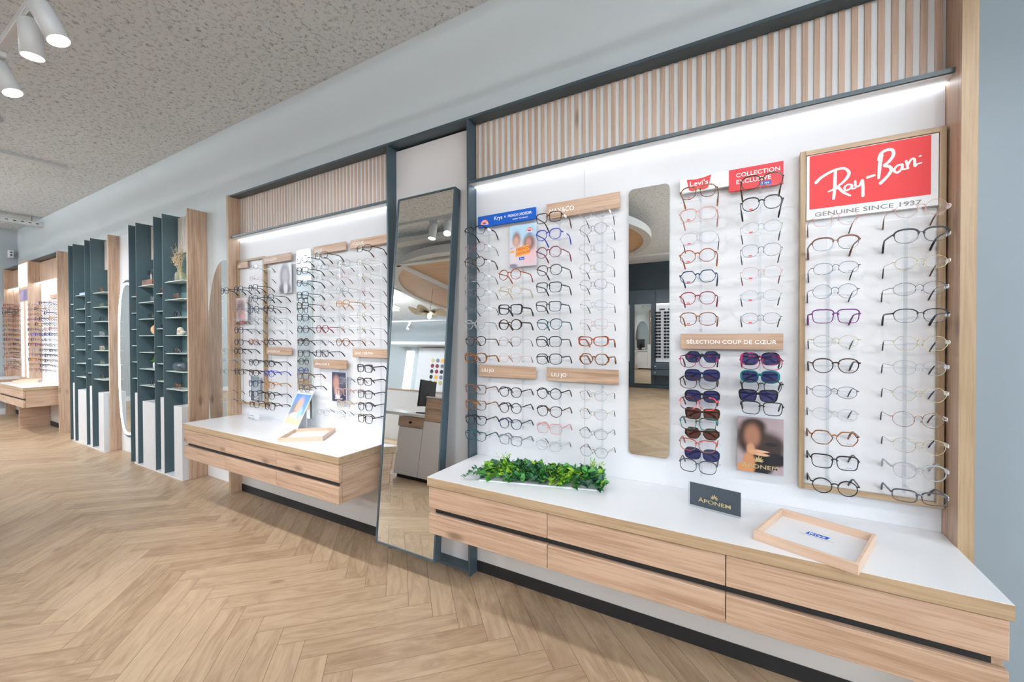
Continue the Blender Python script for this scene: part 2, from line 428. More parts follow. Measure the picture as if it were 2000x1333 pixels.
def eyewear_meshes(shape, th, mt, folded=False, sun=None, joined=False):
    key = (shape, th, mt, folded, sun, joined)
    if key in _gl: return _gl[key]
    pts, a, b = outline(shape)
    n = len(pts)
    t = {'M': 0.0012, 'A': 0.0029, 'T': 0.0044}[th]; dep = {'M': 0.0012, 'A': 0.0036, 'T': 0.0046}[th]
    g = G()
    lens = []
    for sgn in (-1, 1):
        base = len(g.v)
        L = [(sgn * (LENSX + x), z) for x, z in pts]
        if sgn < 0: L = L[::-1]
        for i in range(n):
            p0, p1 = L[i - 1], L[(i + 1) % n]
            tx, tz = p1[0] - p0[0], p1[1] - p0[1]; ln = math.hypot(tx, tz); nx, nz = tz / ln, -tx / ln
            w = t
            ox = (L[i][0] * sgn - LENSX) / a; oz = L[i][1] / b
            if th == 'T': w *= 0.65 + 0.9 * max(0, ox) ** 2 + 0.3 * max(0, oz)
            elif th == 'A': w *= 0.8 + 0.5 * max(0, oz)
            if shape == 'brow': w = 0.0009 if oz < 0.15 else 0.0048 * min(1, (oz - .15) / .25 + .25)
            if shape == 'browthin': w = 0.0009 if oz < 0.2 else 0.0030
            x, z = L[i]; X, Z = x + nx * w, z + nz * w
            y = yw(x)
            g.v += [(x, y - dep / 2, z), (X, y - dep / 2, Z), (X, y + dep / 2, Z), (x, y + dep / 2, z)]
        for i in range(n):
            j = (i + 1) % n
            for q in range(4):
                q2 = (q + 1) % 4
                g.f.append((base + i * 4 + q, base + i * 4 + q2, base + j * 4 + q2, base + j * 4 + q)); g.m.append(0)
        lg = G(); lg.v = [(x, yw(x), z) for x, z in L] + [(sgn * LENSX, yw(LENSX) - 0.0016, 0)]
        lg.f = [(n, (i + 1) % n, i) for i in range(n)]; lg.m = [0] * n
        lens.append(lg)
        # hinge end piece
        hz = 0.42 * b if th != 'M' else 0.30 * b
        xo = max(p[0] * sgn for p in L if abs(p[1] - hz) < b * .35) * sgn
        hx = sgn * max(abs(xo) + 0.004, 0.0645)
        g.tube([(xo, yw(xo), hz), (hx, yw(hx) + .001, hz), (hx, yw(hx) + .006, hz)], {'M': 0.0012, 'A': 0.0026, 'T': 0.0034}[th], 6)
    xi = LENSX - a
    bz = 0.40 * b
    if th == 'M':
        g.tube([(-xi - .0015, yw(xi), bz * .6), (-xi * .55, -.0005, bz + .003), (0, -.001, bz + .004), (xi * .55, -.0005, bz + .003), (xi + .0015, yw(xi), bz * .6)], 0.0010, 6)
        if shape == 'avi': g.tube([(-xi - .003, yw(xi), b * .8), (0, -.001, b * .84), (xi + .003, yw(xi), b * .8)], 0.0010, 6)
        for sgn in (-1, 1):
            g.tube([(sgn * (xi + .001), .001, -.002), (sgn * (xi - .001), .006, -.004)], 0.0006, 5)
            g.lathe([(0.0002, -.001), (0.0024, -.0008), (0.0024, .0008), (0.0002, .001)], 8, (sgn * (xi - .001), .007, -.006), axis='x')
    else:
        r = {'A': 0.0022, 'T': 0.0030}[th] * (0.5 if shape in ('brow', 'browthin') else 1)
        g.tube([(-xi - .002, yw(xi), bz - .002), (-xi * .5, -.0004, bz + .002), (0, -.0008, bz + .003), (xi * .5, -.0004, bz + .002), (xi + .002, yw(xi), bz - .002)], r, 6, ry=1.1)
    # temples
    tm = []
    hz = 0.42 * b if th != 'M' else 0.30 * b
    for sgn in (-1, 1):
        xo = max((p[0] + LENSX) for p in pts if abs(p[1] - hz) < b * .35)
        hx = max(xo + 0.004, 0.0645); y0 = yw(hx) + .005
        tg = G(); r = {'M': 0.0010, 'A': 0.0022, 'T': 0.0028}[th]
        if folded:
            path = [(sgn * hx, y0, hz), (sgn * (hx - .004), y0 + .004, hz), (sgn * (-hx * .2), y0 + .008 + .003 * sgn, hz - .004), (sgn * (-hx * .55), y0 + .009 + .003 * sgn, hz - .012), (sgn * (-hx * .8), y0 + .009 + .003 * sgn, hz - .024)]
            rr = [r, r, r, r * 1.2, r * 1.3]
        else:
            path = [(sgn * hx, y0, hz), (sgn * (hx + .0005), .045, hz + .0005), (sgn * hx, .090, hz), (sgn * (hx - .0015), .104, hz - .005), (sgn * (hx - .004), .122, hz - .020), (sgn * (hx - .006), .134, hz - .034)]
            rr = [r, r, r, r * 1.1, r * 1.5 if th != 'M' else .0021, r * 1.3 if th != 'M' else .0019]
        tg.tube(path[:4], rr[:4], 6, ry=1.3 if th != 'M' else 1)
        tg.tube(path[3:], [max(q, .0016) for q in rr[3:]], 6, ry=1.3, m=1)
        tm.append(tg)
    fm = FR[mt]; lm = sun or M_lens
    tipm = FR['tip'] if th == 'M' and mt not in ('pink', 'rose') else (FR['brown'] if th == 'M' else fm)
    if joined:
        al = G(); al.add(g)
        for q in lens:
            k = len(al.m); al.add(q)
            for i in range(k, len(al.m)): al.m[i] = 1
        for q in tm:
            k = len(al.m); al.add(q)
            for i in range(k, len(al.m)): al.m[i] = 0
        res = [('frame', al.mesh('eyeglasses', [fm, lm]))]
    else:
        res = [('frame_front', g.mesh('frame_front', fm, th == 'M')), ('lens', lens[0].mesh('lens', lm, True)), ('lens', lens[1].mesh('lens', lm, True)),
               ('temple', tm[0].mesh('temple', [fm, tipm])), ('temple', tm[1].mesh('temple', [fm, tipm]))]
    _gl[key] = res
    return res
_small = {}
def small_mesh(k):
    if k in _small: return _small[k]
    if k == 'tag':
        g = G().plate(rrect(-.017, .017, -.006, .006, .0055), -.0007, .0007); g.xf(Matrix.Rotation(R(90), 4, 'Z'))
        me = g.mesh('price_tag', M_tag)
    elif k == 'sticker':
        me = box(-.0055, .0055, -.0004, .0004, -.0022, .0022).mesh('sticker', M_softred)
    else:
        g = wall_text('Ray-Ban', 0, 0, 0, .0046); me = g.mesh('lens_print', M_greyink)
    _small[k] = me
    return me
def glasses(x, y, z, shape, th, mt, label, group, name='eyeglasses', cat='eyeglasses', folded=False, sun=None, joined=False, extra=(), rz=0.0, rx=0.0):
    ms = eyewear_meshes(shape, th, mt, folded, sun, joined)
    if joined:
        o = link(name, ms[0][1], None, (x, y, z)); o.rotation_euler = (rx, 0, rz)
        return tag(o, label, cat, group)
    o = thing(name, label, cat, (x, y, z), rz, group); o.rotation_euler = (rx, rnd.uniform(-.02, .02), rz)
    for nm, me in ms: link(nm, me, o)
    b = outline(shape)[2]
    for e in extra:
        if e == 'tag': link('price_tag', small_mesh('tag'), o, (0.069, 0.032, 0.004))
        if e == 'sticker': link('sticker', small_mesh('sticker'), o, (-LENSX + .001, yw(LENSX) - .0022, -b * .80))
        if e == 'print': link('lens_print', small_mesh('print'), o, (LENSX - .002, yw(LENSX) - .0022, -b * .72))
    return o

GLASSES = {
'A': '-1.184 1.836 brow A black|-1.183 1.753 round M burg|-1.186 1.679 round A darktort|-1.186 1.601 panto M brown|-1.184 1.524 panto M darktort|-1.182 1.440 panto M gun|-1.188 1.363 hex A crystal|-1.181 1.279 panto A darktort|-1.181 1.194 geo T tort|-1.182 1.035 square A brown|-1.182 0.954 square A tort|-1.182 0.877 cat A black|-1.184 0.796 cat A blkteal',
'B': '-0.980 1.600 round A redbrown|-0.980 1.521 hex A beige|-0.978 1.432 square T black|-0.979 1.359 round T darktort|-0.981 1.277 panto M brown|-0.981 1.197 hex M pink|-0.979 1.033 panto A black|-0.979 0.956 round A black|-0.979 0.879 panto A navy|-0.979 0.800 square A grey',
'C': '-0.775 1.844 square A darktort|-0.776 1.766 catround A blue|-0.775 1.686 oct A burg|-0.772 1.604 panto A darktort|-0.775 1.526 square A black|-0.777 1.439 square A black|-0.772 1.357 catround A blkteal|-0.776 1.278 geo A black|-0.774 1.198 geo A black|-0.774 1.040 round A black|-0.773 0.958 catround A darktort|-0.773 0.879 square A pink|-0.777 0.799 hex M crystal',
'D': '-0.568 1.832 hex M crystal|-0.565 1.763 panto M gun|-0.567 1.680 geo M silver|-0.566 1.596 panto M gold|-0.565 1.523 panto M gun|-0.563 1.435 hex M silver|-0.563 1.353 square M rose|-0.565 1.280 catrect T redbrown|-0.561 1.203 hex T tort|-0.565 1.045 panto M gold|-0.565 0.964 catround M gold|-0.565 0.879 hex M gun|-0.563 0.800 hex M brown',
'E': '-0.152 1.850 panto A tort|-0.153 1.766 geo A rose|-0.151 1.674 avi M silver|-0.154 1.607 oct A redbrown|-0.153 1.528 hex A navy|-0.153 1.446 panto A burg|-0.152 1.367 geo A tort',
'F': '0.054 1.852 geo A darktort|0.054 1.774 panto A black|0.054 1.689 oval M silver|0.053 1.606 panto M gun|0.054 1.526 panto M rose|0.053 1.445 oval M silver|0.053 1.364 oval M gun',
'G': '-0.150 1.205 cat A blkred|-0.149 1.126 geo A darktort|-0.149 1.047 geo A redpink|-0.149 0.970 square A tortteal|-0.150 0.887 cat A redtort|-0.149 0.808 geo A gun',
'H': '0.054 1.206 geo A blkred|0.055 1.123 round A black|0.056 1.046 square A black',
'R': '0.262 1.688 round M pink|0.263 1.607 brow A brown|0.264 1.525 oval M gun|0.262 1.448 round M gun|0.264 1.366 square A purple|0.265 1.282 oval M gold|0.265 1.202 panto A darktort|0.262 1.114 oval M black|0.263 1.039 oval M silver|0.263 0.961 hex A tort|0.264 0.881 square A black|0.265 0.798 round A black',
'S': '0.470 1.689 round M rose|0.470 1.608 brow A black|0.470 1.524 oval M gold|0.467 1.445 oval M gun|0.470 1.362 browthin A black|0.471 1.277 hex M gold|0.469 1.201 panto M silver|0.469 1.120 hex M gold|0.467 1.041 round M tort|0.470 0.960 panto M gold|0.471 0.882 panto A crystal|0.471 0.803 rect A gun',
'a': '-3.594 1.669 panto A black|-3.612 1.194 panto M gold|-3.615 1.116 panto M silver|-3.616 1.030 oval M gun|-3.625 0.865 oval M rose|-3.618 0.793 oval M silver',
'b': '-3.413 1.673 panto A navy|-3.432 1.583 panto M pink|-3.433 1.516 panto M gun|-3.433 1.432 oval M silver|-3.415 1.355 panto A navy|-3.416 1.264 panto A black|-3.421 1.196 round A black|-3.421 1.120 oval M silver|-3.415 1.033 square A darktort',
'c': '-3.200 1.828 oval M gun|-3.195 1.744 oval M pink|-3.208 1.673 panto A darktort|-3.209 1.592 panto A black|-3.196 1.510 round A navy|-3.198 1.434 panto M gun|-3.207 1.353 oval M silver|-3.208 1.265 panto A redbrown|-3.209 1.112 panto A black|-3.210 1.033 square A darktort|-3.218 0.951 panto A navy|-3.218 0.874 panto A black|-3.205 0.794 square A darktort',
'd': '-3.006 1.589 panto A black|-3.007 1.511 panto A darktort|-2.991 1.432 panto M navy|-2.982 1.351 oval M silver|-3.007 1.269 hex A black|-3.005 1.109 hex A black|-3.008 1.037 hex A blue|-3.009 0.951 square A orange|-3.005 0.873 hex A black|-3.003 0.795 square A darktort',
'e': '-2.604 1.827 panto A black|-2.605 1.751 square A black|-2.605 1.670 panto A navy|-2.606 1.586 square A black|-2.606 1.514 square A darktort|-2.604 1.434 square A black|-2.602 1.354 hex A black|-2.599 1.267 hex A darktort|-2.597 1.190 square A black|-2.607 1.037 square A brown|-2.593 0.955 panto A gun',
'f': '-2.403 1.833 square A darktort|-2.396 1.755 rect M gun|-2.396 1.682 rect M silver|-2.394 1.598 rect M silver|-2.389 1.511 square M rose|-2.395 1.435 rect M silver|-2.398 1.355 hex A burg|-2.398 1.271 rect M gun|-2.402 1.194 square A black|-2.396 0.808 rect M crystal',
'g': '-2.184 1.761 round M gun|-2.199 1.684 panto M pink|-2.199 1.594 panto M gun|-2.195 1.510 panto A orange|-2.190 1.429 panto M silver|-2.193 1.352 panto M gold|-2.197 1.268 panto A tort|-2.183 1.027 square M silver|-2.195 0.955 square A rose|-2.196 0.874 square A beige|-2.196 0.803 panto M crystal',
'h': '-1.998 1.838 rect A darktort|-2.003 1.755 oval M gold|-2.003 1.669 square M gold|-2.004 1.582 panto M rose|-1.999 1.507 panto M gold|-2.000 1.430 square M gold|-2.000 1.343 square M gold|-1.998 1.275 panto M rose|-1.997 1.111 square T gun|-2.000 1.031 square A darktort|-1.998 0.952 square A gun|-1.995 0.878 panto A black|-1.997 0.803 square A darktort',
'GS': '-0.140 1.221 hex T black -0.100|-0.141 1.149 geo T navy -0.100|-0.141 1.067 geo T black -0.100|-0.140 0.997 square T darktort -0.100|-0.141 0.920 hex T darktort -0.100|-0.141 0.838 geo T navy -0.100',
'HS': '0.052 1.218 geo T blkred -0.100|0.052 1.152 geo T teal -0.100|0.047 1.082 square T black -0.100'}
SCRIPT_STROKES = [([(0.225, 1.846), (0.238, 1.86), (0.264, 1.875), (0.29, 1.882), (0.307, 1.879), (0.317, 1.864), (0.313, 1.848), (0.3, 1.832), (0.286, 1.821)], [0.0103, 0.0095, 0.0087, 0.0079, 0.0079, 0.0095, 0.0095, 0.0079, 0.0055]), ([(0.28, 1.877), (0.279, 1.85), (0.278, 1.815), (0.275, 1.78)], [0.0087, 0.0095, 0.0095, 0.0079]), ([(0.26, 1.807), (0.276, 1.813), (0.292, 1.815)], [0.004, 0.0071, 0.0071]), ([(0.289, 1.817), (0.302, 1.798), (0.321, 1.783)], [0.0087, 0.0087, 0.0055]), ([(0.325, 1.82), (0.313, 1.822), (0.305, 1.813), (0.309, 1.803), (0.319, 1.806), (0.326, 1.817), (0.326, 1.806), (0.335, 1.806)], [0.0055, 0.0055, 0.0063, 0.0063, 0.0055, 0.0063, 0.0063, 0.0047]), ([(0.334, 1.83), (0.336, 1.813), (0.346, 1.813), (0.353, 1.831), (0.355, 1.806), (0.355, 1.776)], [0.0071, 0.0071, 0.0063, 0.0071, 0.0087, 0.0087]), ([(0.367, 1.837), (0.385, 1.841)], [0.0087, 0.0071]), ([(0.403, 1.906), (0.399, 1.874), (0.396, 1.829)], [0.0103, 0.0103, 0.0071]), ([(0.395, 1.89), (0.401, 1.91), (0.416, 1.919), (0.43, 1.916), (0.433, 1.899), (0.422, 1.879), (0.41, 1.868), (0.423, 1.862), (0.428, 1.849), (0.418, 1.83), (0.401, 1.811)], [0.0071, 0.0087, 0.0095, 0.0095, 0.0095, 0.0087, 0.0079, 0.0087, 0.0095, 0.0087, 0.0103]), ([(0.455, 1.863), (0.443, 1.861), (0.435, 1.847), (0.443, 1.838), (0.453, 1.847), (0.456, 1.862), (0.456, 1.847), (0.465, 1.846)], [0.0063, 0.0063, 0.0071, 0.0071, 0.0063, 0.0071, 0.0063, 0.0047]), ([(0.465, 1.872), (0.469, 1.847)], [0.0063, 0.0071]), ([(0.468, 1.855), (0.477, 1.874), (0.485, 1.873), (0.486, 1.851), (0.492, 1.856), (0.502, 1.858)], [0.0055, 0.0063, 0.0071, 0.0071, 0.0055, 0.004]), ([(0.497, 1.88), (0.5, 1.881)], [0.0047, 0.0047])]
EXPOSURE = 0.36
# ------------------------------------------------------------------ room
CZ = 3.15
XL, XR, YB, YF = -10.9, 5.0, -8.8, 0.06
def floor_mesh():
    w, L, k = 0.1075, 0.645, 6
    x0, y0 = -1.471, -0.79
    s2 = math.sqrt(.5)
    g = G(); g.uv = []
    def W(u, v): return (x0 + (u + v) * w * s2, y0 + (u - v) * w * s2, 0.0)
    def clipped(q):
        def cut(P, f):
            out = []
            for i in range(len(P)):
                a, b = P[i], P[(i + 1) % len(P)]; fa, fb = f(a), f(b)
                if fa >= 0: out.append(a)
                if (fa >= 0) != (fb >= 0):
                    t = fa / (fa - fb); out.append(tuple(a[j] + (b[j] - a[j]) * t for j in range(len(a))))
            return out
        for f in (lambda p: p[0] - XL, lambda p: XR - p[0], lambda p: p[1] - YB, lambda p: YF - p[1]):
            q = cut(q, f)
            if len(q) < 3: return None
        return q
    N = 130
    for j in range(-N, N):
        for i in range(-14, 15):
            for horiz in (0, 1):
                if horiz: u0, u1, v0, v1 = j + 2 * k * i, j + 2 * k * i + k, j, j + 1
                else: u0, u1, v0, v1 = j, j + 1, j - 2 * k + 1 + 2 * k * i, j - k + 1 + 2 * k * i
                c = W((u0 + u1) / 2, (v0 + v1) / 2)
                if not (XL - .5 < c[0] < XR + .5 and YB - .5 < c[1] < YF + .5): continue
                U = rnd.randrange(400); V = rnd.randrange(400)
                q = []
                for (u, v) in ((u0, v0), (u0, v1), (u1, v1), (u1, v0)):
                    l, t = ((u - u0), (v - v0)) if horiz else ((v - v0), (u - u0))
                    q.append(W(u, v) + (U + l * w, V + t * w))
                q = clipped(q)
                if not q: continue
                n = len(g.v); g.v += [p[:3] for p in q]; g.f.append(tuple(range(n, n + len(q)))); g.m.append(0); g.uv.append([p[3:] for p in q])
    return g
def floor_mat():
    m, nt, b = newmat('herringbone_oak')
    tc = nd(nt, 'ShaderNodeTexCoord'); sp = nd(nt, 'ShaderNodeSeparateXYZ'); nt.links.new(tc.outputs['UV'], sp.inputs[0])
    def mth(op, a, b_=None, c=None):
        n = nd(nt, 'ShaderNodeMath', operation=op)
        for i, x in enumerate((a, b_, c)):
            if x is None: continue
            if isinstance(x, (int, float)): n.inputs[i].default_value = x
            else: nt.links.new(x, n.inputs[i])
        return n.outputs[0]
    fl = nd(nt, 'ShaderNodeVectorMath', operation='FLOOR'); nt.links.new(tc.outputs['UV'], fl.inputs[0])
    wn = nd(nt, 'ShaderNodeTexWhiteNoise', noise_dimensions='2D'); nt.links.new(fl.outputs[0], wn.inputs['Vector'])
    def nz(sx, sy, det, dist, rough=.6):
        mp = nd(nt, 'ShaderNodeMapping'); mp.inputs['Scale'].default_value = (sx, sy, 1); nt.links.new(tc.outputs['UV'], mp.inputs['Vector'])
        n = nd(nt, 'ShaderNodeTexNoise'); setin(n, Scale=1.0, Detail=det, Distortion=dist, Roughness=rough); nt.links.new(mp.outputs[0], n.inputs['Vector']); return n.outputs['Fac']
    grain = nz(7, 150, 6, .5, .7); broad = nz(3.5, 17, 4, 1.6)
    f = mth('ADD', mth('MULTIPLY', grain, .35), mth('MULTIPLY', broad, .65))
    f = mth('ADD', f, mth('MULTIPLY', mth('SUBTRACT', wn.outputs['Value'], .5), .20))
    cr = nd(nt, 'ShaderNodeValToRGB')
    cr.color_ramp.elements[0].position = .30; cr.color_ramp.elements[0].color = rgba((.315, .205, .124))
    cr.color_ramp.elements[1].position = .66; cr.color_ramp.elements[1].color = rgba((.530, .388, .256))
    nt.links.new(f, cr.inputs['Fac'])
    fx = mth('FRACT', sp.outputs['X']); fy = mth('FRACT', sp.outputs['Y'])
    ex = mth('MINIMUM', fx, mth('ABSOLUTE', mth('SUBTRACT', .645, fx))); ey = mth('MINIMUM', fy, mth('ABSOLUTE', mth('SUBTRACT', .1075, fy)))
    seam = mth('LESS_THAN', mth('MINIMUM', ex, ey), .0011)
    vo = nd(nt, 'ShaderNodeTexVoronoi'); setin(vo, Scale=1.0)
    mp = nd(nt, 'ShaderNodeMapping'); mp.inputs['Scale'].default_value = (2.2, 5.0, 1); nt.links.new(tc.outputs['UV'], mp.inputs['Vector']); nt.links.new(mp.outputs[0], vo.inputs['Vector'])
    kn = nd(nt, 'ShaderNodeMapRange', interpolation_type='SMOOTHSTEP'); kn.inputs['From Min'].default_value = .03; kn.inputs['From Max'].default_value = .13; kn.inputs['To Min'].default_value = .55; kn.inputs['To Max'].default_value = 0
    nt.links.new(vo.outputs['Distance'], kn.inputs['Value'])
    mx0 = nd(nt, 'ShaderNodeMix', data_type='RGBA'); nt.links.new(kn.outputs[0], mx0.inputs['Factor']); nt.links.new(cr.outputs['Color'], mx0.inputs['A']); mx0.inputs['B'].default_value = rgba((.20, .125, .08))
    mx = nd(nt, 'ShaderNodeMix', data_type='RGBA'); nt.links.new(seam, mx.inputs['Factor']); nt.links.new(mx0.outputs['Result'], mx.inputs['A']); mx.inputs['B'].default_value = rgba((.19, .115, .065))
    nt.links.new(mx.outputs['Result'], b.inputs['Base Color']); b.inputs['Roughness'].default_value = .38
    bp = nd(nt, 'ShaderNodeBump'); setin(bp, Strength=.10, Distance=.001); nt.links.new(grain, bp.inputs['Height']); nt.links.new(bp.outputs['Normal'], b.inputs['Normal'])
    return m
def ceiling_mat():
    m, nt, b = newmat('sprayed_ceiling')
    tc = nd(nt, 'ShaderNodeTexCoord')
    n1 = nd(nt, 'ShaderNodeTexNoise'); setin(n1, Scale=34.0, Detail=7.0, Roughness=.78, Distortion=.3); nt.links.new(tc.outputs['Object'], n1.inputs['Vector'])
    n2 = nd(nt, 'ShaderNodeTexNoise'); setin(n2, Scale=4.0, Detail=3.0); nt.links.new(tc.outputs['Object'], n2.inputs['Vector'])
    cr = nd(nt, 'ShaderNodeValToRGB'); e = cr.color_ramp.elements
    e[0].position = .35; e[0].color = rgba((.33, .325, .31)); e[1].position = .475; e[1].color = rgba((.96, .97, .97))
    x = cr.color_ramp.elements.new(.68); x.color = rgba((.98, .98, .98))
    nt.links.new(n1.outputs['Fac'], cr.inputs['Fac'])
    mx = nd(nt, 'ShaderNodeMix', data_type='RGBA', blend_type='MULTIPLY'); mx.inputs['Factor'].default_value = .35
    nt.links.new(cr.outputs['Color'], mx.inputs['A']); nt.links.new(n2.outputs['Color'], mx.inputs['B'])
    c2 = nd(nt, 'ShaderNodeValToRGB'); c2.color_ramp.elements[0].color = (.72, .71, .69, 1); c2.color_ramp.elements[1].color = (1, 1, 1, 1)
    nt.links.new(n2.outputs['Fac'], c2.inputs['Fac']); nt.links.new(c2.outputs['Color'], mx.inputs['B'])
    nt.links.new(mx.outputs['Result'], b.inputs['Base Color']); b.inputs['Roughness'].default_value = .95
    bp = nd(nt, 'ShaderNodeBump'); setin(bp, Strength=.8, Distance=.025); nt.links.new(n1.outputs['Fac'], bp.inputs['Height']); nt.links.new(bp.outputs['Normal'], b.inputs['Normal'])
    return m
struct('floor', floor_mesh(), floor_mat(), label='herringbone oak floor')
struct('ceiling', box(XL, XR, YB, YF, CZ, CZ + .1), ceiling_mat())
struct('wall_front', box(XL, .60, YF, YF + .12, 0, CZ), M_wall)
struct('wall_right', box(.60, XR, YF, YF + .12, 0, CZ), M_wallblue)
struct('wall_left', box(XL - .12, XL, YB, YF + .12, 0, CZ), M_wallfar)
struct('wall_back', box(XL, XR, YB - .12, YB, 0, CZ), M_darkwall)
# glazed shopfront out of view, invented to let in daylight: mullions, rails, panes
g = G().box(XR, XR + .1, YB, YF, 0, .1).box(XR, XR + .1, YB, YF, CZ - .25, CZ)
for i in range(6): y = YB + (YF - YB) * i / 5; g.box(XR, XR + .1, y - .03, y + .03, .1, CZ - .25)
w1 = struct('added_window_1', g, M_slate)
struct('pane', box(XR + .045, XR + .055, YB, YF, .1, CZ - .25), M_glass, w1)
struct('baseboard_front', box(-4.36, -3.72, .045, YF, 0, .10, ch=.003), M_white)
struct('baseboard_left', box(XL, XL + .015, -4.0, YF, 0, .10), M_white)

# ------------------------------------------------------------------ wall displays
def slats(x0, x1, z0, z1, y, parent, pitch=.0355, w=.018, d=.004):
    part('backing', box(x0, x1, y, y + .012, z0, z1), M_white, parent)
    g = G(); n = int((x1 - x0) / pitch)
    for i in range(n + 1):
        a = x0 + i * pitch + .004
        if a + w < x1: g.box(a, a + w, y - d, y, z0, z1, ch=.0008)
    part('slats', g, M_slat, parent)
def led(x0, x1, parent, z=2.10, y=-.004):
    part('led_strip', box(x0, x1, y - .012, y, z - .008, z), M_led, parent)
def counter(name, label, x0, x1, seams, yfront=-.417, group='wall counters with drawers'):
    c = thing(name, label, 'counter', ((x0 + x1) / 2, -.2, .385), 0, group)
    part('worktop', box(x0, x1, yfront, -.001, .608, .6472, ch=.0012), M_edgex, c)
    part('laminate_top', box(x0 + .0008, x1 - .0008, yfront + .0008, -.001, .6472, .6485), M_white, c)
    part('carcass', box(x0 + .008, x1 - .008, -.388, -.001, .388, .6075), M_oaky, c)
    part('finger_groove', box(x0 + .03, x1 - .03, -.3905, -.387, .478, .508), M_black, c)
    xs = [x0 + .006] + list(seams) + [x1 - .006]
    for i in range(len(xs) - 1):
        for z0, z1 in ((.507, .6045), (.388, .480)):
            part('drawer', box(xs[i] + .0012, xs[i + 1] - .0012, -.412, -.3895, z0, z1, ch=.0015), M_oakx, c)
    return c

# near display: right of the leaning mirror
near = thing('display_cabinet', 'near wall display cabinet with bright white back panel and slatted header, right of leaning mirror', 'display cabinet', (-.35, 0, 0), 0, 'wall display cabinets')
part('back_panel', box(-1.274, -.6562, 0, .02, .6485, 2.11), M_panel, near)
part('back_panel', box(-.6548, .566, 0, .02, .6485, 2.11), M_panel, near)
part('seam', box(-.6562, -.6548, .004, .02, .6485, 2.11), M_black, near)
part('side_panel', box(.567, .603, -.11, YF - .002, 0, 2.462, ch=.001), M_oakz, near)
part('side_panel_edge', box(.5672, .6028, -.1112, -.110, 0, 2.462), M_edgez, near)
part('post', box(-1.288, -1.2755, -.07, YF - .002, 0, 2.45), M_slate, near)
part('top_rail', box(-1.288, .5665, -.075, YF - .002, 2.45, 2.464), M_slate, near)
part('light_shelf', box(-1.2755, .5665, -.070, -.001, 2.112, 2.126), M_slate, near)
part('shelf_soffit', box(-1.2755, .5665, -.062, -.016, 2.108, 2.112), M_lampwhite, near)
led(-1.272, .564, near, 2.111)
slats(-1.275, .566, 2.127, 2.45, .0, near)
part('lower_panel', box(-1.275, .566, 0, .02, .06, .388), M_greige, near)
part('plinth', box(-1.275, .566, -.004, .02, 0, .06), M_black, near)
counter('wall_counter', 'long white topped oak counter with six drawers under the near display, carrying artificial greenery', -1.269, .567, (-.663, -.047))

# mirror bay
bay = thing('mirror_bay', 'pale recessed wall bay in dark slate frame behind the leaning mirror', 'wall panel', (-1.58, 0, 0))
part('back_panel', box(-1.873, -1.289, 0, .02, .035, 2.44), M_offwhite, bay)
part('post', box(-1.8855, -1.873, -.07, YF - .002, 0, 2.45), M_slate, bay)
part('top_rail', box(-1.8855, -1.2885, -.075, YF - .002, 2.45, 2.464), M_slate, bay)
part('base_plate', box(-1.873, -1.289, -.07, .02, .02, .034), M_slate, bay)
part('plinth', box(-1.873, -1.289, -.02, .02, 0, .02), M_black, bay)

# middle display: left of the leaning mirror
mid = thing('display_cabinet', 'middle wall display cabinet with slatted header, between teal shelf unit and leaning mirror', 'display cabinet', (-2.78, 0, 0), 0, 'wall display cabinets')
part('back_panel', box(-3.674, -1.886, 0, .02, .6485, 2.11), M_panel, mid)
part('side_panel', box(-3.710, -3.675, -.085, YF - .002, 0, 2.464, ch=.001), M_oakz, mid)
part('side_panel_edge', box(-3.7098, -3.6752, -.0862, -.085, 0, 2.464), M_edgez, mid)
part('top_rail', box(-3.675, -1.886, -.075, YF - .002, 2.45, 2.464), M_slate, mid)
part('light_shelf', box(-3.675, -1.886, -.070, -.001, 2.112, 2.126), M_slate, mid)
part('shelf_soffit', box(-3.675, -1.886, -.062, -.016, 2.108, 2.112), M_lampwhite, mid)
led(-3.67, -1.89, mid, 2.111)
slats(-3.675, -1.886, 2.127, 2.45, .0, mid)
part('lower_panel', box(-3.675, -1.886, 0, .02, .06, .388), M_greige, mid)
part('plinth', box(-3.675, -1.886, -.004, .02, 0, .06), M_black, mid)
counter('wall_counter', 'white topped oak counter with six drawers under the middle display, beside the leaning mirror', -3.674, -1.888, (-3.071, -2.473))

# leaning mirror
def lean():
    o = thing('leaning_mirror', 'tall slate framed mirror tilted back in the bay between two displays', 'mirror', (-1.584, -.251, .14))
    ang = math.atan2(.187, 1.975); M = Matrix.Rotation(-ang, 4, 'X')
    w, h, d, t = .214, 1.984, .05, .009
    g = G().box(-w, -w + t, 0, d, 0, h).box(w - t, w, 0, d, 0, h).box(-w + t, w - t, 0, d, 0, t).box(-w + t, w - t, 0, d, h - t, h).box(-w + t, w - t, d - .006, d, t, h - t)
    part('frame', g.xf(M), M_slate, o, local=True)
    part('mirror_glass', box(-w + t, w - t, .004, .010, t, h - t).xf(M), M_mirror, o, local=True)
    g = G().box(-.03, .03, d, d + .012, 1.70, 1.80)
    part('wall_hook', g.xf(M), M_slate, o, local=True)
lean()

# slim mirrors on the panels
def slim(x0, x1, z0, z1, label):
    o = thing('wall_mirror', label, 'mirror', ((x0 + x1) / 2, -.01, z0), 0)
    P = rrect(x0, x1, z0, z1, .022)
    part('backing', G().plate(P, -.008, -.001), M_shelf, o)
    part('mirror_glass', G().plate(rrect(x0 + .001, x1 - .001, z0 + .001, z1 - .001, .021), -.012, -.008), M_mirror, o)
slim(-.447, -.274, .768, 1.947, 'tall slim frameless mirror with rounded corners on the near display panel')
slim(-2.882, -2.708, .70, 1.936, 'slim frameless mirror behind eyeglasses on the middle display panel')

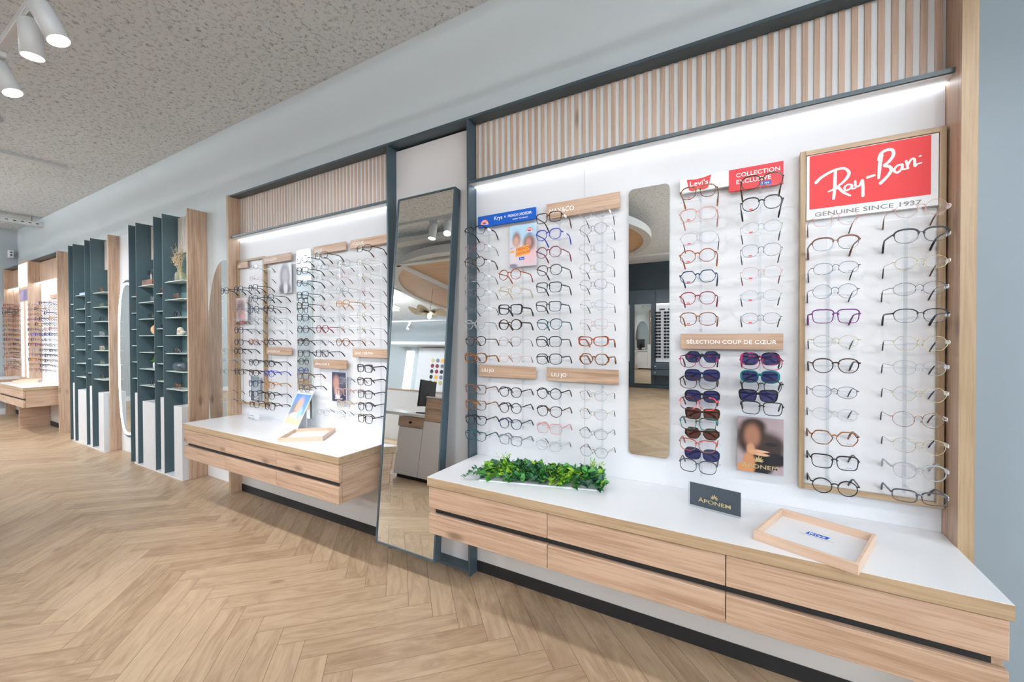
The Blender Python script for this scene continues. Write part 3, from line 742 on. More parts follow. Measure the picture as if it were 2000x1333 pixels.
# ------------------------------------------------------------------ signs
GS = 'brand name boards above the eyeglasses'
def sign(label, x0, x1, z0, z1, mat, texts, y=-.03, ink=None, group=GS, yb=-.001):
    o = thing('sign_board', label, 'sign', ((x0 + x1) / 2, y, z0), 0, group)
    part('board', box(x0, x1, y, y + .010, z0, z1, ch=.0015), mat, o)
    part('bracket', box((x0 + x1) / 2 - .03, (x0 + x1) / 2 + .03, y + .010, yb, z0 + .012, z0 + .022), M_greige, o)
    for (s, x, z, size, sx, al, ik) in texts:
        part('lettering', wall_text(s, x, y - .0006, z, size, sx=sx, align=al), ik or M_whiteink, o)
    return o
s = sign('blue sign with pink rainbow logo and white lettering at top of the near display', -1.245, -.899, 1.879, 1.939, M_blue,
    [('Krys', -1.142, 1.907, .028, 1.0, 'LEFT', None), ('×', -1.081, 1.908, .022, 1, 'LEFT', None), ('FRENCH DISORDER', -1.058, 1.909, .0195, .80, 'LEFT', None), ('HAPPY TO MAKE', -1.03, 1.892, .010, 1.15, 'LEFT', None)])
def rainbow(cx, cz, r, y, parent, ground=M_whiteink):
    for k, (m, rr) in enumerate(((M_softred, 1.0), (M_whiteink, .86), (FR['coral'], .74), (M_whiteink, .58), (M_softred, .47), (M_blue, .3))):
        P = [(cx + r * rr * math.cos(PI * i / 20), cz + r * rr * math.sin(PI * i / 20)) for i in range(21)]
        part('rainbow_logo', G().plate(P, y - .0003 - .00025 * k, y - .0001), m, parent)
    part('rainbow_logo', box(cx - r, cx + r, y - .0012, y, cz - r * .12, cz), ground, parent)
rainbow(-1.202, 1.893, .026, -.030, s)
sign('pale oak sign board with white lettering, upper row beside the blue sign', -.84, -.482, 1.868, 1.941, M_oakx, [('MAX&CO', -.825, 1.893, .030, 1.0, 'LEFT', None)])
sign('shorter oak sign board under the near display\'s first two columns', -1.242, -.90, 1.081, 1.143, M_oakx, [('LIU JO', -1.222, 1.108, .024, 1.15, 'LEFT', None)])
sign('longer oak sign board under the columns left of the tall slim mirror', -.839, -.487, 1.078, 1.143, M_oakx, [('LIU JO', -.815, 1.101, .025, 1.15, 'LEFT', None)])
sign('oak sign board with wide white lettering above the sunglasses', -.228, .129, 1.242, 1.304, M_oakx, [('SÉLECTION COUP DE CŒUR', -.049, 1.264, .0215, 1.13, 'CENTER', None)])
s = sign('white and red sign with red batwing logo above eyeglasses right of slim mirror', -.232, -.052, 1.885, 1.947, M_white, [])
part('red_half', box(-.052, .127, -.030, -.020, 1.862, 1.946), M_softred, s)
part('batwing_logo', G().plate([(-.205, 1.938), (-.175, 1.934), (-.145, 1.936), (-.115, 1.943), (-.122, 1.910), (-.126, 1.893), (-.145, 1.887), (-.163, 1.900), (-.180, 1.887), (-.196, 1.893), (-.200, 1.910)], -.0312, -.030), M_softred, s)
part('lettering', wall_text("Levi's", -.160, -.0318, 1.908, .028, sx=1.15, align='CENTER'), M_whiteink, s)
for t, z in (('COLLECTION', 1.913), ('EXCLUSIVE', 1.887)): part('lettering', wall_text(t, -.028, -.0308, z, .0225, sx=1.05), M_whiteink, s)
part('blue_logo_patch', box(.052, .088, -.0306, -.030, 1.868, 1.882), M_blue, s)
part('lettering', wall_text('Krys', .058, -.0312, 1.871, .013), M_whiteink, s)
sign('oak sign board first along the middle display\'s upper row, inside the oak frame', -3.652, -3.50, 1.862, 1.912, M_oakx, [('gigi', -3.64, 1.877, .03, 1.1, 'LEFT', None)], y=-.034, yb=-.0125)
sign('oak sign board second along the middle display\'s upper row, over the grey portrait', -3.28, -2.92, 1.866, 1.925, M_oakx, [('DOLLGLOW', -3.262, 1.886, .029, 1.0, 'LEFT', None)])
sign('oak sign board third along the middle display\'s upper row, right of slim mirror', -2.663, -2.312, 1.878, 1.934, M_oakx, [('GUESS', -2.64, 1.895, .026, 1.15, 'LEFT', None)])
sign('oak sign board last along the middle display\'s upper row, beside the leaning mirror', -2.264, -1.91, 1.878, 1.935, M_oakx, [('VOGUE', -2.245, 1.897, .028, 1.15, 'LEFT', None)])
sign('low oak sign board left of the middle display\'s slim mirror', -3.249, -2.925, 1.160, 1.216, M_oakx, [('JACQUES GUY', -3.23, 1.178, .022, 1.15, 'LEFT', None)])
sign('lowest oak sign board on the middle display, above the dark portrait', -2.659, -2.31, 1.078, 1.137, M_oakx, [('JEAN-LOUIS B.', -2.64, 1.099, .022, 1.15, 'LEFT', None)])
sign('low oak sign board right on the middle display, beside the leaning mirror', -2.25, -1.91, 1.162, 1.218, M_oakx, [('GINO MARTINI', -2.23, 1.182, .022, 1.15, 'LEFT', None)])

# oak frames with a board inside
def oak_frame(label, x0, x1, z0, z1, y=-.03, t=.017):
    o = thing('framed_board', label, 'frame', ((x0 + x1) / 2, y, z0), 0)
    for a in (x0, x1 - t): part('stile', box(a, a + t, y, -.001, z0, z1, ch=.001), M_edgez, o)
    for a in (z0, z1 - t): part('rail', box(x0 + t, x1 - t, y, -.001, a, a + t, ch=.001), M_edgex, o)
    part('board', box(x0 + t, x1 - t, -.012, -.001, z0 + t, z1 - t), M_panel, o)
    return o
oak_frame('tall oak frame with white board around the two columns under the red logo sign', .178, .562, .735, 1.966)
oak_frame('oak frame with white board at the middle display\'s far end, by the arch mirror', -3.672, -3.275, .745, 1.932)
s = thing('logo_sign', 'large red and white logo sign in script lettering inside the tall oak frame', 'sign', (.365, -.03, 1.70))
part('board', box(.197, .543, -.0295, -.0125, 1.715, 1.946), M_white, s)
part('red_field', box(.206, .525, -.0305, -.0295, 1.752, 1.944), M_red, s)
SZ = 0
for k, (pts, ws) in enumerate(SCRIPT_STROKES):
    # smooth pen strokes of varying width
    P = [Vector((a, b)) for a, b in pts]; out = []; wo = []
    for i in range(len(P) - 1):
        p0, p1, p2, p3 = P[max(i - 1, 0)], P[i], P[i + 1], P[min(i + 2, len(P) - 1)]
        for q in range(6):
            t = q / 6; out.append(.5 * ((2 * p1) + (p2 - p0) * t + (2 * p0 - 5 * p1 + 4 * p2 - p3) * t * t + (3 * p1 - p0 - 3 * p2 + p3) * t ** 3)); wo.append(ws[i] + (ws[i + 1] - ws[i]) * t)
    out.append(P[-1]); wo.append(ws[-1])
    g = G()
    for i, p in enumerate(out):
        d = (out[min(i + 1, len(out) - 1)] - out[max(i - 1, 0)]).normalized(); nn = Vector((-d.y, d.x)) * wo[i] * .5
        y = -.0309 - .00004 * k - .000012 * i
        g.v += [(p.x + nn.x, y, p.y + nn.y), (p.x - nn.x, y, p.y - nn.y)]
        if i: n = 2 * i; g.f.append((n - 2, n - 1, n + 1, n)); g.m.append(0)
    for p, w, y in ((out[0], wo[0], -.03088 - .00004 * k), (out[-1], wo[-1], -.03092 - .00004 * k - .000012 * len(out))):
        n = len(g.v); c = [(p.x + w * .5 * math.cos(2 * PI * i / 12), y, p.y + w * .5 * math.sin(2 * PI * i / 12)) for i in range(12)]
        g.v += c; g.f.append(tuple(range(n, n + 12))); g.m.append(0)
    part('lettering', g, M_whiteink, s)
part('lettering', wall_text('GENUINE SINCE 1937', .362, -.0301, 1.724, .0215, width=.282, align='CENTER'), M_greyink, s)

# ------------------------------------------------------------------ posters and cards
SKIN = (.60, .32, .20); HAIR = (.05, .03, .025)
def poster(label, x0, x1, z0, z1, mat, texts=(), y=-.03, th=.006, yb=-.001, group='picture cards on the displays', cat='poster'):
    o = thing('poster', label, cat, ((x0 + x1) / 2, y, z0), 0, group)
    part('card', box(x0, x1, y, y + th, z0, z1), M_white, o)
    part('bracket', box(x0 + .013, x0 + .037, y + th, yb, z0 + .02, z0 + .03), M_greige, o)
    part('picture', sheet(x0, x1, z0, z1, y - .0004), mat, o)
    for (s_, x, z, size, sx, al, ik) in texts: part('lettering', wall_text(s_, x, y - .0009, z, size, sx=sx, align=al), ik, o)
    return o
mt = printed('print_woman', (.42, .34, .36), [(.62, .46, .42, .30, .35, (.06, .045, .045)), (.30, .62, .34, .30, .3, HAIR), (.36, .84, .27, .14, .3, HAIR), (.75, .50, .25, .16, .4, (.05, .035, .035)), (.52, .18, .30, .24, .2, (.012, .014, .02)), (.86, .26, .22, .12, .25, (.015, .016, .022)), (.33, .66, .17, .20, .45, (.36, .17, .11)), (.30, .42, .09, .10, .4, SKIN), (.26, .14, .14, .22, .25, (.58, .27, .13)), (.12, .06, .16, .09, .3, (.62, .28, .12)), (.42, .37, .17, .05, .3, (.66, .36, .20)), (.56, .33, .14, .022, .3, (.72, .44, .28)), (.55, .39, .14, .018, .3, (.72, .44, .28)), (.74, .53, .13, .035, .2, (.02, .02, .03))])
wp = poster('portrait poster of a dark-haired woman in black, under sunglasses on the near display', -.02, .131, .770, .982, mt, [('ÄPONEM', .056, .786, .022, 1.35, 'CENTER', M_goldink)])
def lotus(cx, cz, r, y, parent):
    for k in range(-3, 4):
        a = R(90 - k * 27); L = r * (1 - .10 * abs(k)); ux, uz = math.cos(a), math.sin(a); px, pz = -uz, ux
        P = [(cx, cz), (cx + ux * L * .5 + px * L * .13, cz + uz * L * .5 + pz * L * .13), (cx + ux * L, cz + uz * L), (cx + ux * L * .5 - px * L * .13, cz + uz * L * .5 - pz * L * .13)]
        part('lotus_logo', G().plate(P, y - .0004, y), M_goldink, parent)
lotus(.052, .812, .026, -.0306, wp)
mt = printed('print_two_people', (.72, .62, .68), [(.5, .85, .7, .25, .6, (.45, .68, .86)), (.2, .35, .35, .3, .5, (.74, .66, .72)), (.75, .3, .35, .25, .5, (.80, .56, .60)), (.26, .67, .15, .17, .5, (.30, .17, .14)), (.25, .62, .10, .11, .5, (.66, .40, .30)), (.74, .56, .22, .19, .45, (.22, .12, .12)), (.72, .55, .11, .12, .5, (.58, .30, .24)), (.1, .02, .2, .06, .3, (.25, .22, .32))], grad=(.60, .72, .84))
fp = poster('blue and pink poster with two blurred people hanging below the blue sign', -1.046, -.896, 1.650, 1.860, mt)
rainbow(-.932, 1.822, .020, -.0306, fp)
part('yellow_patch', G().plate([(-1.012, 1.700), (-.932, 1.712), (-.932, 1.750), (-.942, 1.750), (-.942, 1.757), (-1.010, 1.746)], -.0312, -.0306), M_orangeink, fp)
for t, z in (('FRENCH', 1.727), ('DISORDER', 1.709)):
    gt = wall_text(t, 0, 0, 0, .021 if t == 'FRENCH' else .017); gt.xf(Matrix.Translation((-1.006, -.0316, z)) @ Matrix.Rotation(R(-7), 4, 'Y')); part('lettering', gt, M_softred, fp)
part('blue_logo_patch', box(-.992, -.962, -.0312, -.0306, 1.683, 1.697), M_blue, fp)
part('lettering', wall_text('Krys', -.988, -.0316, 1.686, .012), M_whiteink, fp)
part('lettering', wall_text('OZZ', -.943, -.0309, 1.806, .010), M_blue, fp)
part('tricolour_patch', G().plate([(-1.044, 1.722), (-1.020, 1.726), (-1.018, 1.736), (-1.044, 1.732)], -.0311, -.0306), M_orangeink, fp)
gt = wall_text('JAY', 0, 0, 0, .011); gt.xf(Matrix.Translation((-1.041, -.0312, 1.742)) @ Matrix.Rotation(R(-8), 4, 'Y')); part('lettering', gt, M_blue, fp)
mt = printed('print_grey_portrait', (.74, .74, .78), [(.50, .55, .40, .48, .3, (.13, .12, .16)), (.5, .15, .5, .22, .3, (.05, .05, .08)), (.55, .20, .16, .3, .3, (.75, .73, .77)), (.52, .56, .22, .26, .5, (.42, .39, .43))])
poster('grey blurred portrait of long dark hair high on the middle display', -3.073, -2.918, 1.625, 1.848, mt)
mt = printed('print_brown_portrait', (.72, .69, .72), [(.42, .68, .36, .26, .5, (.20, .13, .14)), (.45, .35, .36, .24, .5, (.40, .24, .24)), (.6, .25, .2, .14, .6, (.6, .33, .33)), (.5, .02, .6, .10, .15, (.12, .03, .03)), (.5, .03, .18, .05, .3, (.5, .06, .07))])
poster('brown blurred portrait card in the middle display\'s oak frame', -3.664, -3.50, 1.405, 1.618, mt, y=-.038, yb=-.0125)
mt = printed('print_blue_portrait', (.05, .06, .09), [(.5, .62, .55, .40, .5, (.33, .39, .44)), (.45, .75, .3, .2, .6, (.16, .22, .27)), (.6, .4, .25, .3, .6, (.40, .44, .52)), (.8, .19, .09, .03, .3, (.7, .7, .75))])
poster('narrow blue-grey portrait card low in the middle display\'s oak frame', -3.456, -3.332, .785, .982, mt, [('ISABEL', -3.41, .812, .014, 1.2, 'LEFT', M_whiteink), ('MARANT', -3.41, .797, .014, 1.2, 'LEFT', M_whiteink)], y=-.038, yb=-.0125)
mt = printed('print_dark_portrait', (.035, .04, .085), [(.30, .62, .22, .25, .5, (.50, .27, .22)), (.38, .32, .2, .16, .5, (.55, .36, .34)), (.42, .18, .16, .09, .4, (.75, .66, .68)), (.75, .7, .2, .2, .5, (.10, .10, .15))])
poster('narrow dark blue portrait card low on the middle display, right of slim mirror', -2.459, -2.317, .856, 1.055, mt, [('ISABEL', -2.425, .886, .015, 1.2, 'LEFT', M_whiteink), ('MARANT', -2.43, .870, .016, 1.2, 'LEFT', M_whiteink)])
# slanted card standing on the middle counter
o = thing('poster', 'tilted blue beach portrait card standing on the middle counter', 'poster', (-2.750, -.162, .6487), 0, 'picture cards on the displays')
mt = printed('print_beach', (.10, .30, .72), [(.3, .45, .25, .3, .35, (.10, .09, .10)), (.5, .62, .20, .26, .5, (.68, .34, .22)), (.55, .12, .6, .24, .25, (.80, .42, .24)), (.45, .28, .25, .10, .25, (.85, .72, .64)), (.75, .35, .14, .2, .4, (.25, .45, .78))], grad=(.06, .22, .62))
M = Matrix.Rotation(R(-28), 4, 'X')
part('card', box(-.090, .090, -.004, 0, .002, .295).xf(M), M_white, o, local=True)
g = sheet(-.083, .083, .042, .262, -.0046); g.xf(M); part('picture', g, mt, o, local=True)
part('lettering', wall_text('VOGUE EYEWEAR', 0, -.0046, .272, .013, align='CENTER', sx=1.1).xf(M), M_greyink, o, local=True)
g = G().box(-.06, .06, .095, .098, 0, .165); part('stand', g, M_white, o, local=True)
# acrylic blocks
def block(label, x, y, rz, w, h, d, print_mat, texts, logo=False):
    o = thing('acrylic_block', label, 'block', (x, y, .6487), rz)
    part('block', box(-w / 2, w / 2, 0, d, 0, h, ch=.001), M_acryl, o, local=True)
    part('print', box(-w / 2 + .002, w / 2 - .002, d - .0018, d - .0008, .002, h - .002), print_mat, o, local=True)
    for (s_, xx, z, size, sx, ik) in texts: part('lettering', wall_text(s_, xx, -.0006, z, size, sx=sx, align='CENTER'), ik, o, local=True)
    if logo:
        for k in range(-3, 4):
            a = R(90 - k * 27); L = .020 * (1 - .1 * abs(k)); ux, uz = math.cos(a), math.sin(a); px, pz = -uz, ux; cx, cz = .004, .046
            P = [(cx + ux * L * .2, cz + uz * L * .2), (cx + ux * L * .55 + px * L * .12, cz + uz * L * .55 + pz * L * .12), (cx + ux * L, cz + uz * L), (cx + ux * L * .55 - px * L * .12, cz + uz * L * .55 - pz * L * .12)]
            part('lotus_logo', G().plate(P, -.0010, -.0003), M_goldink, o, local=True)
block('dark acrylic logo block with gold lettering standing on the near counter', -.095, -.192, -math.atan2(.037, .174), .178, .090, .016, M_blockdark, [('ÄPONEM', .004, .026, .019, 1.45, M_goldink)], True)
block('white acrylic logo block with grey lettering on the middle counter', -3.33, -.10, -.03, .15, .052, .02, M_whiteink, [('ISABEL', 0, .030, .016, 1.25, M_greyink), ('MARANT', 0, .010, .017, 1.25, M_greyink)])

# trays
def tray(label, c, rz, w, d, h=.03, logo=True):
    o = thing('wooden_tray', label, 'tray', (c[0], c[1], .6487), rz, 'shallow wooden trays on the counters'); t = .009
    g = G().box(-w / 2, w / 2, -d / 2, -d / 2 + t, 0, h, ch=.0008).box(-w / 2, w / 2, d / 2 - t, d / 2, 0, h, ch=.0008).box(-w / 2, -w / 2 + t, -d / 2 + t, d / 2 - t, 0, h, ch=.0008).box(w / 2 - t, w / 2, -d / 2 + t, d / 2 - t, 0, h, ch=.0008)
    part('rim', g, M_tray, o, local=True)
    part('mat', box(-w / 2 + t, w / 2 - t, -d / 2 + t, d / 2 - t, .001, .006), M_white, o, local=True)
    if logo:
        P = [(-.030, .030), (.026, .030), (.030, .052), (-.026, .052)]
        part('logo_patch', G().slab(P, .0058, .0064), M_blue, o, local=True)
        g = text_geo('Krys', .021, align='CENTER', sx=1.15); g.v = [(p[0] - .001, p[2] + .034, .0068) for p in g.v]; part('lettering', g, M_whiteink, o, local=True)
        part('underline', box(-.045, .045, .021, .0222, .0058, .0063), M_greyink, o, local=True)
tray('square wooden tray with blue logo overhanging the near counter\'s front edge', (.194, -.278), R(-20), .258, .258)
tray('empty wooden tray on the middle counter', (-2.458, -.212), R(37), .265, .262, h=.026, logo=False)
tray('small wooden tray on the far corner counter', (-9.0, -.20), R(-20), .27, .24, h=.04, logo=False)
# ------------------------------------------------------------------ artificial greenery
def leafmat(n, c): return plain(n, c, .45, var=.25, bscale=60)
M_leaf = [leafmat('leaf_deep_green', (.025, .14, .04)), leafmat('leaf_green', (.07, .30, .05)), leafmat('leaf_lime', (.28, .50, .04)), leafmat('leaf_blue_green', (.03, .11, .075))]
def leaf(g, p, d, up, L, kind, m):
    d = d.normalized(); s = d.cross(up)
    if s.length < 1e-3: s = Vector((1, 0, 0))
    s.normalize(); n = s.cross(d)
    if kind == 0: prof = [(0, 0), (.12, .30), (.28, .42), (.50, .28), (.62, .34), (.75, .18), (1, 0)]      # ivy
    elif kind == 1: prof = [(0, 0), (.2, .26), (.5, .34), (.8, .22), (1, 0)]
    else: prof = [(0, .02), (.5, .09), (1, 0)]
    b = len(g.v)
    for t, w in prof:
        q = p + d * L * t - n * (L * .25 * t * t)
        for k in (-1, 0, 1): g.v.append(tuple(q + s * (k * w * L) + n * (L * .10 * abs(k) * (w > .05))))
    for i in range(len(prof) - 1):
        for k in (0, 1): g.f.append((b + 3 * i + k, b + 3 * i + k + 1, b + 3 * i + k + 4, b + 3 * i + k + 3)); g.m.append(m)
def greenery():
    rz = R(15.5)
    o = thing('greenery_mat', 'strip of artificial ivy greenery lying on the near white counter', 'artificial plant', (-.79, -.19, .6487), rz)
    w, d = .27, .088
    part('base_grid', box(-w, w, -d, d, 0, .007, ch=.001), M_white, o, local=True)
    r = random.Random(3); g = G()
    def rv(s): return Vector((r.uniform(-1, 1), r.uniform(-1, 1), r.uniform(-.25, 1))) * s
    for i in range(950):
        x, y = r.uniform(-w, w), r.uniform(-d, d); e = min((w - abs(x)) / .06, (d - abs(y)) / .05, 1)
        z = .008 + r.uniform(0, .052) * (.35 + .65 * e)
        c = .5 + .5 * math.sin(x * 23 + 1.3 * math.sin(y * 40)) + r.uniform(-.55, .55)
        m = 0 if c < .25 else (3 if c < .42 else (1 if c < .88 else 2))
        dd = Vector((x * 1.2 + r.uniform(-.5, .5), y * 3 - .12 + r.uniform(-.5, .5), r.uniform(.0, .8)))
        leaf(g, Vector((x, y, z)), dd, Vector((0, 0, 1)) + rv(.4), r.uniform(.020, .040), 0 if m in (0, 3) else r.choice((0, 1)), m)
    for (x, y, L, n) in ((-.12, .07, .045, 1), (.20, -.10, .060, 1), (-.02, -.10, .050, 1)):
        leaf(g, Vector((x, y, .045)), Vector((.2, -.8, .25 if y < 0 else .9)), Vector((0, 0, 1)), L, 0, 3 if y < 0 else 1)
    for i in range(110):                                    # feathery sprigs at the right end and back
        x, y = r.choice(((.24, .05), (.235, .07), (-.20, .08))); p = Vector((x + r.uniform(-.03, .03), y + r.uniform(-.02, .02), r.uniform(.02, .075)))
        leaf(g, p, rv(1) + Vector((.2, 0, 1)), Vector((0, 1, 0)), r.uniform(.012, .024), 2, 2)
    part('foliage', g, M_leaf, o, local=True)['kind'] = 'stuff'
    g = G()
    for k in range(2):
        pth = [Vector((-w + .01, -.03 - .04 * k, .03)), Vector((-w - .035, -.02 - .06 * k, .035)), Vector((-w - .07, -.03 - .06 * k, .012))]
        g.tube([tuple(p) for p in pth], .0011, 5, m=0)
        for i in range(13):
            t = i / 12; p = pth[0].lerp(pth[1], t * 2) if t < .5 else pth[1].lerp(pth[2], t * 2 - 1)
            leaf(g, p, Vector((-.4 + r.uniform(-.4, .4), r.uniform(-1, 1), r.uniform(-.1, .6))), Vector((0, 0, 1)), .019, 1, 0 if i % 3 else 3)
    part('trailing_stem', g, M_leaf, o, local=True)
greenery()

# ------------------------------------------------------------------ eyeglasses on clear rods
ORD = ['first', 'second', 'third', 'fourth', 'fifth', 'sixth', 'seventh', 'eighth', 'ninth', 'tenth', 'eleventh', 'twelfth', 'thirteenth', 'fourteenth', 'fifteenth']
COLS = {
 'A': ("the near display's leftmost column", 'dark post'), 'B': ("the near display's second column", ''), 'C': ("the near display's third column", ''),
 'D': ('the column left of the tall slim mirror', ''), 'E': ('the column right of the tall slim mirror', ''), 'F': ('the column under the red sign half', ''),
 'G': ('the left column under the sunglasses sign', ''), 'H': ('the column above the woman poster', ''), 'R': ("the tall oak frame's left column", ''), 'S': ("the tall oak frame's right column", ''),
 'a': ("the middle display's first column", ''), 'b': ("the middle display's second column", ''), 'c': ("the middle display's third column", ''), 'd': ("the middle display's fourth column", ''),
 'e': ("the middle display's fifth column", ''), 'f': ("the middle display's sixth column", ''), 'g': ("the middle display's seventh column", ''), 'h': ("the middle display's last column", '')}
SUNL = {'GS': [M_lensblue, M_lensblue, M_lensblue, M_lensbrown, M_lensbrown, M_lensblue], 'HS': [M_lensblue, M_lensblue, M_lensblue]}
def rod(x, z0, z1, zs, ylen, label, hw=.075, framed=False):
    o = thing('display_rod', label, 'display rod', (x, -.03, z0), 0, 'clear acrylic rods holding the eyeglasses')
    part('upright', box(x - .0045, x + .0045, -.0185, -.0128, z0, z1), M_acryl, o)
    g = G()
    for z in (z0 + .01, z1 - .01): g.box(x - .004, x + .004, -.0128, -.0123 if framed else -.0005, z - .004, z + .004)
    part('wall_peg', g, M_acryl, o)
    for z, yl in zs:
        g = G().box(x - .0035, x + .0035, yl + .0145, -.0185, z - .0060, z - .0015)
        g.box(x - .0045, x + .0045, yl + .0105, yl + .0145, z - .012, z + .006)
        g.box(x - hw, x + hw, yl + .084, yl + .0885, z - .0105, z - .0055)
        part('holder', g, M_acryl, o)
def parse(k): return [(float(q[0]), float(q[1]), q[2], q[3], q[4]) for q in (s.split() for s in GLASSES[k].split('|'))]
for k in 'ABCDEFGHRSabcdefgh':
    rows = parse(k)
    y = -.17 if k in 'GHa' else -.15
    near_ = k.isupper()
    grp = 'eyeglasses on the near display' if near_ else 'eyeglasses on the middle display'
    zs = []
    for i, (x, z, sh, th, mt) in enumerate(rows):
        if k == 'a': x += .018
        lab = ('%s%s %s eyeglasses, %s down %s' % ('thin ' if th == 'M' else ('chunky ' if th == 'T' else ''), WORD[mt], SHAPEW[sh], ORD[i], COLS[k][0]))
        ex = []
        if k in 'EF': ex.append('sticker')
        if k in 'RS': ex.append('print')
        if k == 'S' or (k == 'A' and i < 6) or (k in 'CD' and i < 2): ex.append('tag')
        bz = {'M': .010, 'A': .011, 'T': .011}[th]
        glasses(x, y, z - bz + .004, sh, th, mt, lab, grp, extra=ex)
        zs.append((z - bz + .006, y))
    mx = sum(r[0] for r in rows) / len(rows); z_ = [r[1] for r in rows]
    allz = sorted(z_)
    if k in 'GH':
        sr = parse(k + 'S')
        for i, (x, z, sh, th, mt) in enumerate(sr):
            so = glasses(x, -.10, z - .008, sh, th, mt, '%s %s sunglasses, %s down %s' % (WORD[mt], SHAPEW[sh], ORD[i], COLS[k][0]), 'sunglasses on the near display', name='sunglasses', cat='sunglasses', sun=SUNL[k + 'S'][i], folded=True); so.scale = (.93, .93, .93)
    lim = {'A': [(1.16, 1.875), (.75, 1.075)], 'B': [(1.16, 1.645), (.82, 1.075)], 'C': [(1.16, 1.86), (.75, 1.07)], 'D': [(1.16, 1.86), (.75, 1.07)], 'E': [(1.31, 1.88)], 'F': [(1.31, 1.86)], 'G': [(.72, 1.235)], 'H': [(1.0, 1.235)]}.get(k, [(.765, 1.70)] if k in 'RS' else [(min(allz) - .03, max(allz) + .02)])
    for q, (z0, z1) in enumerate(lim):
        sub = [a for a in zs if z0 - .05 < a[0] < z1 + .05]
        rod(mx, z0, z1, sub, y, 'clear acrylic rod with pegs behind %s%s' % (COLS[k][0], ', lower part' if q else ''), .052 if k == 'a' else .075, k in 'RSab')

# ------------------------------------------------------------------ teal shelf units
M_cream = plain('cream_ceramic', (.72, .68, .58), .4)
M_dry = plain('dried_straw', (.55, .43, .27), .8)
M_orb = mottled('orange_marble', (.62, .28, .13), (.74, .50, .30), scale=25, rough=.4)
M_darkwood = wood('dark_walnut', (.23, .10, .06), (.12, .05, .03), 0)
def bird(x, y, z, label):
    o = thing('bird_figurine', label, 'figurine', (x, y, z))
    g = G(); P = [(-.052, .0), (-.05, .012), (-.045, .03), (-.046, .055), (-.030, .075), (-.012, .078), (.004, .066), (.018, .046), (.045, .036), (.075, .038), (.078, .030), (.050, .018), (.030, .002), (.01, .0)]
    n = len(P)
    cx = sum(p[0] for p in P) / n; cz = sum(p[1] for p in P) / n
    for (s, yy) in ((.55, -.022), (.85, -.017), (1, 0), (.85, .017), (.55, .022)):
        g.v += [(x + cx + (p[0] - cx) * s, y + yy, z + .0 + max(0, cz + (p[1] - cz) * s - (0 if s == 1 else .0))) for p in P]
    for r_ in range(4):
        for i in range(n): j = (i + 1) % n; g.f.append((r_ * n + i, r_ * n + j, (r_ + 1) * n + j, (r_ + 1) * n + i)); g.m.append(0)
    g.f.append(tuple(range(n - 1, -1, -1))); g.f.append(tuple(range(4 * n, 5 * n))); g.m += [0, 0]
    part('body', g, M_cream, o, smooth=True)
    part('wing', G().plate(ellipse(x + .012, z + .036, .030, .012, 20), y - .026, y - .018), plain('wing_tan', (.48, .33, .22), .5), o)
def orb(x, y, z, r, label):
    prof = [(r * math.sin(PI * (i + .3) / 16.6), r - r * math.cos(PI * (i + .3) / 16.6)) for i in range(17)]
    o = single('decor_ball', G().lathe(prof, 28, (0, 0, 0)), M_orb, label, 'ornament', None, True)
    o.location = (x, y, z)
def potted(x, y, z, label):
    o = thing('potted_plant', label, 'plant', (x, y, z))
    part('pot', G().lathe([(.030, 0), (.038, .02), (.040, .05), (.036, .065), (.030, .066)], 20, (x, y, z)), M_white, o, True)
    g = G(); r = random.Random(5)
    for i in range(90):
        a = r.uniform(0, 2 * PI); e = r.uniform(.2, 1.2)
        leaf(g, Vector((x + .01 * math.cos(a), y + .01 * math.sin(a), z + .062 + r.uniform(0, .03))), Vector((math.cos(a) * e, math.sin(a) * e * .8, r.uniform(.2, 1))), Vector((0, 0, 1)), r.uniform(.03, .055), 1, r.choice((1, 2)))
    part('foliage', g, M_leaf, o)
def vase(x, y, z, label):
    o = thing('vase', label, 'vase', (x, y, z))
    part('jar', G().lathe([(.040, 0), (.045, .008), (.045, .062), (.040, .078), (.024, .088), (.024, .115), (.027, .118), (.021, .117), (.021, .088)], 24, (x, y, z)), M_vase, o, True)
def dried(x, y, z, label):
    g = G(); r = random.Random(9)
    for i in range(26):
        a = r.uniform(0, 2 * PI); s = r.uniform(.02, .11); h = r.uniform(.2, .34)
        top = Vector((x + s * math.cos(a) - .025, y + s * .3 * math.sin(a) - .01, z + h))
        g.tube([(x, y, z + .01), (x + (top.x - x) * .3, y + (top.y - y) * .3, z + h * .5), tuple(top)], .0012, 4)
        for q in range(9):
            p = Vector((x, y, z)).lerp(top, .62 + .38 * q / 8) + Vector((r.uniform(-.018, .018), r.uniform(-.012, .012), r.uniform(-.01, .01)))
            leaf(g, p, Vector((r.uniform(-1, 1), r.uniform(-1, 1), .8)), Vector((0, 1, 0)), r.uniform(.010, .018), 1, 0)
    single('dried_flowers', g, M_dry, label, 'dried flowers', origin=(x, y, z))
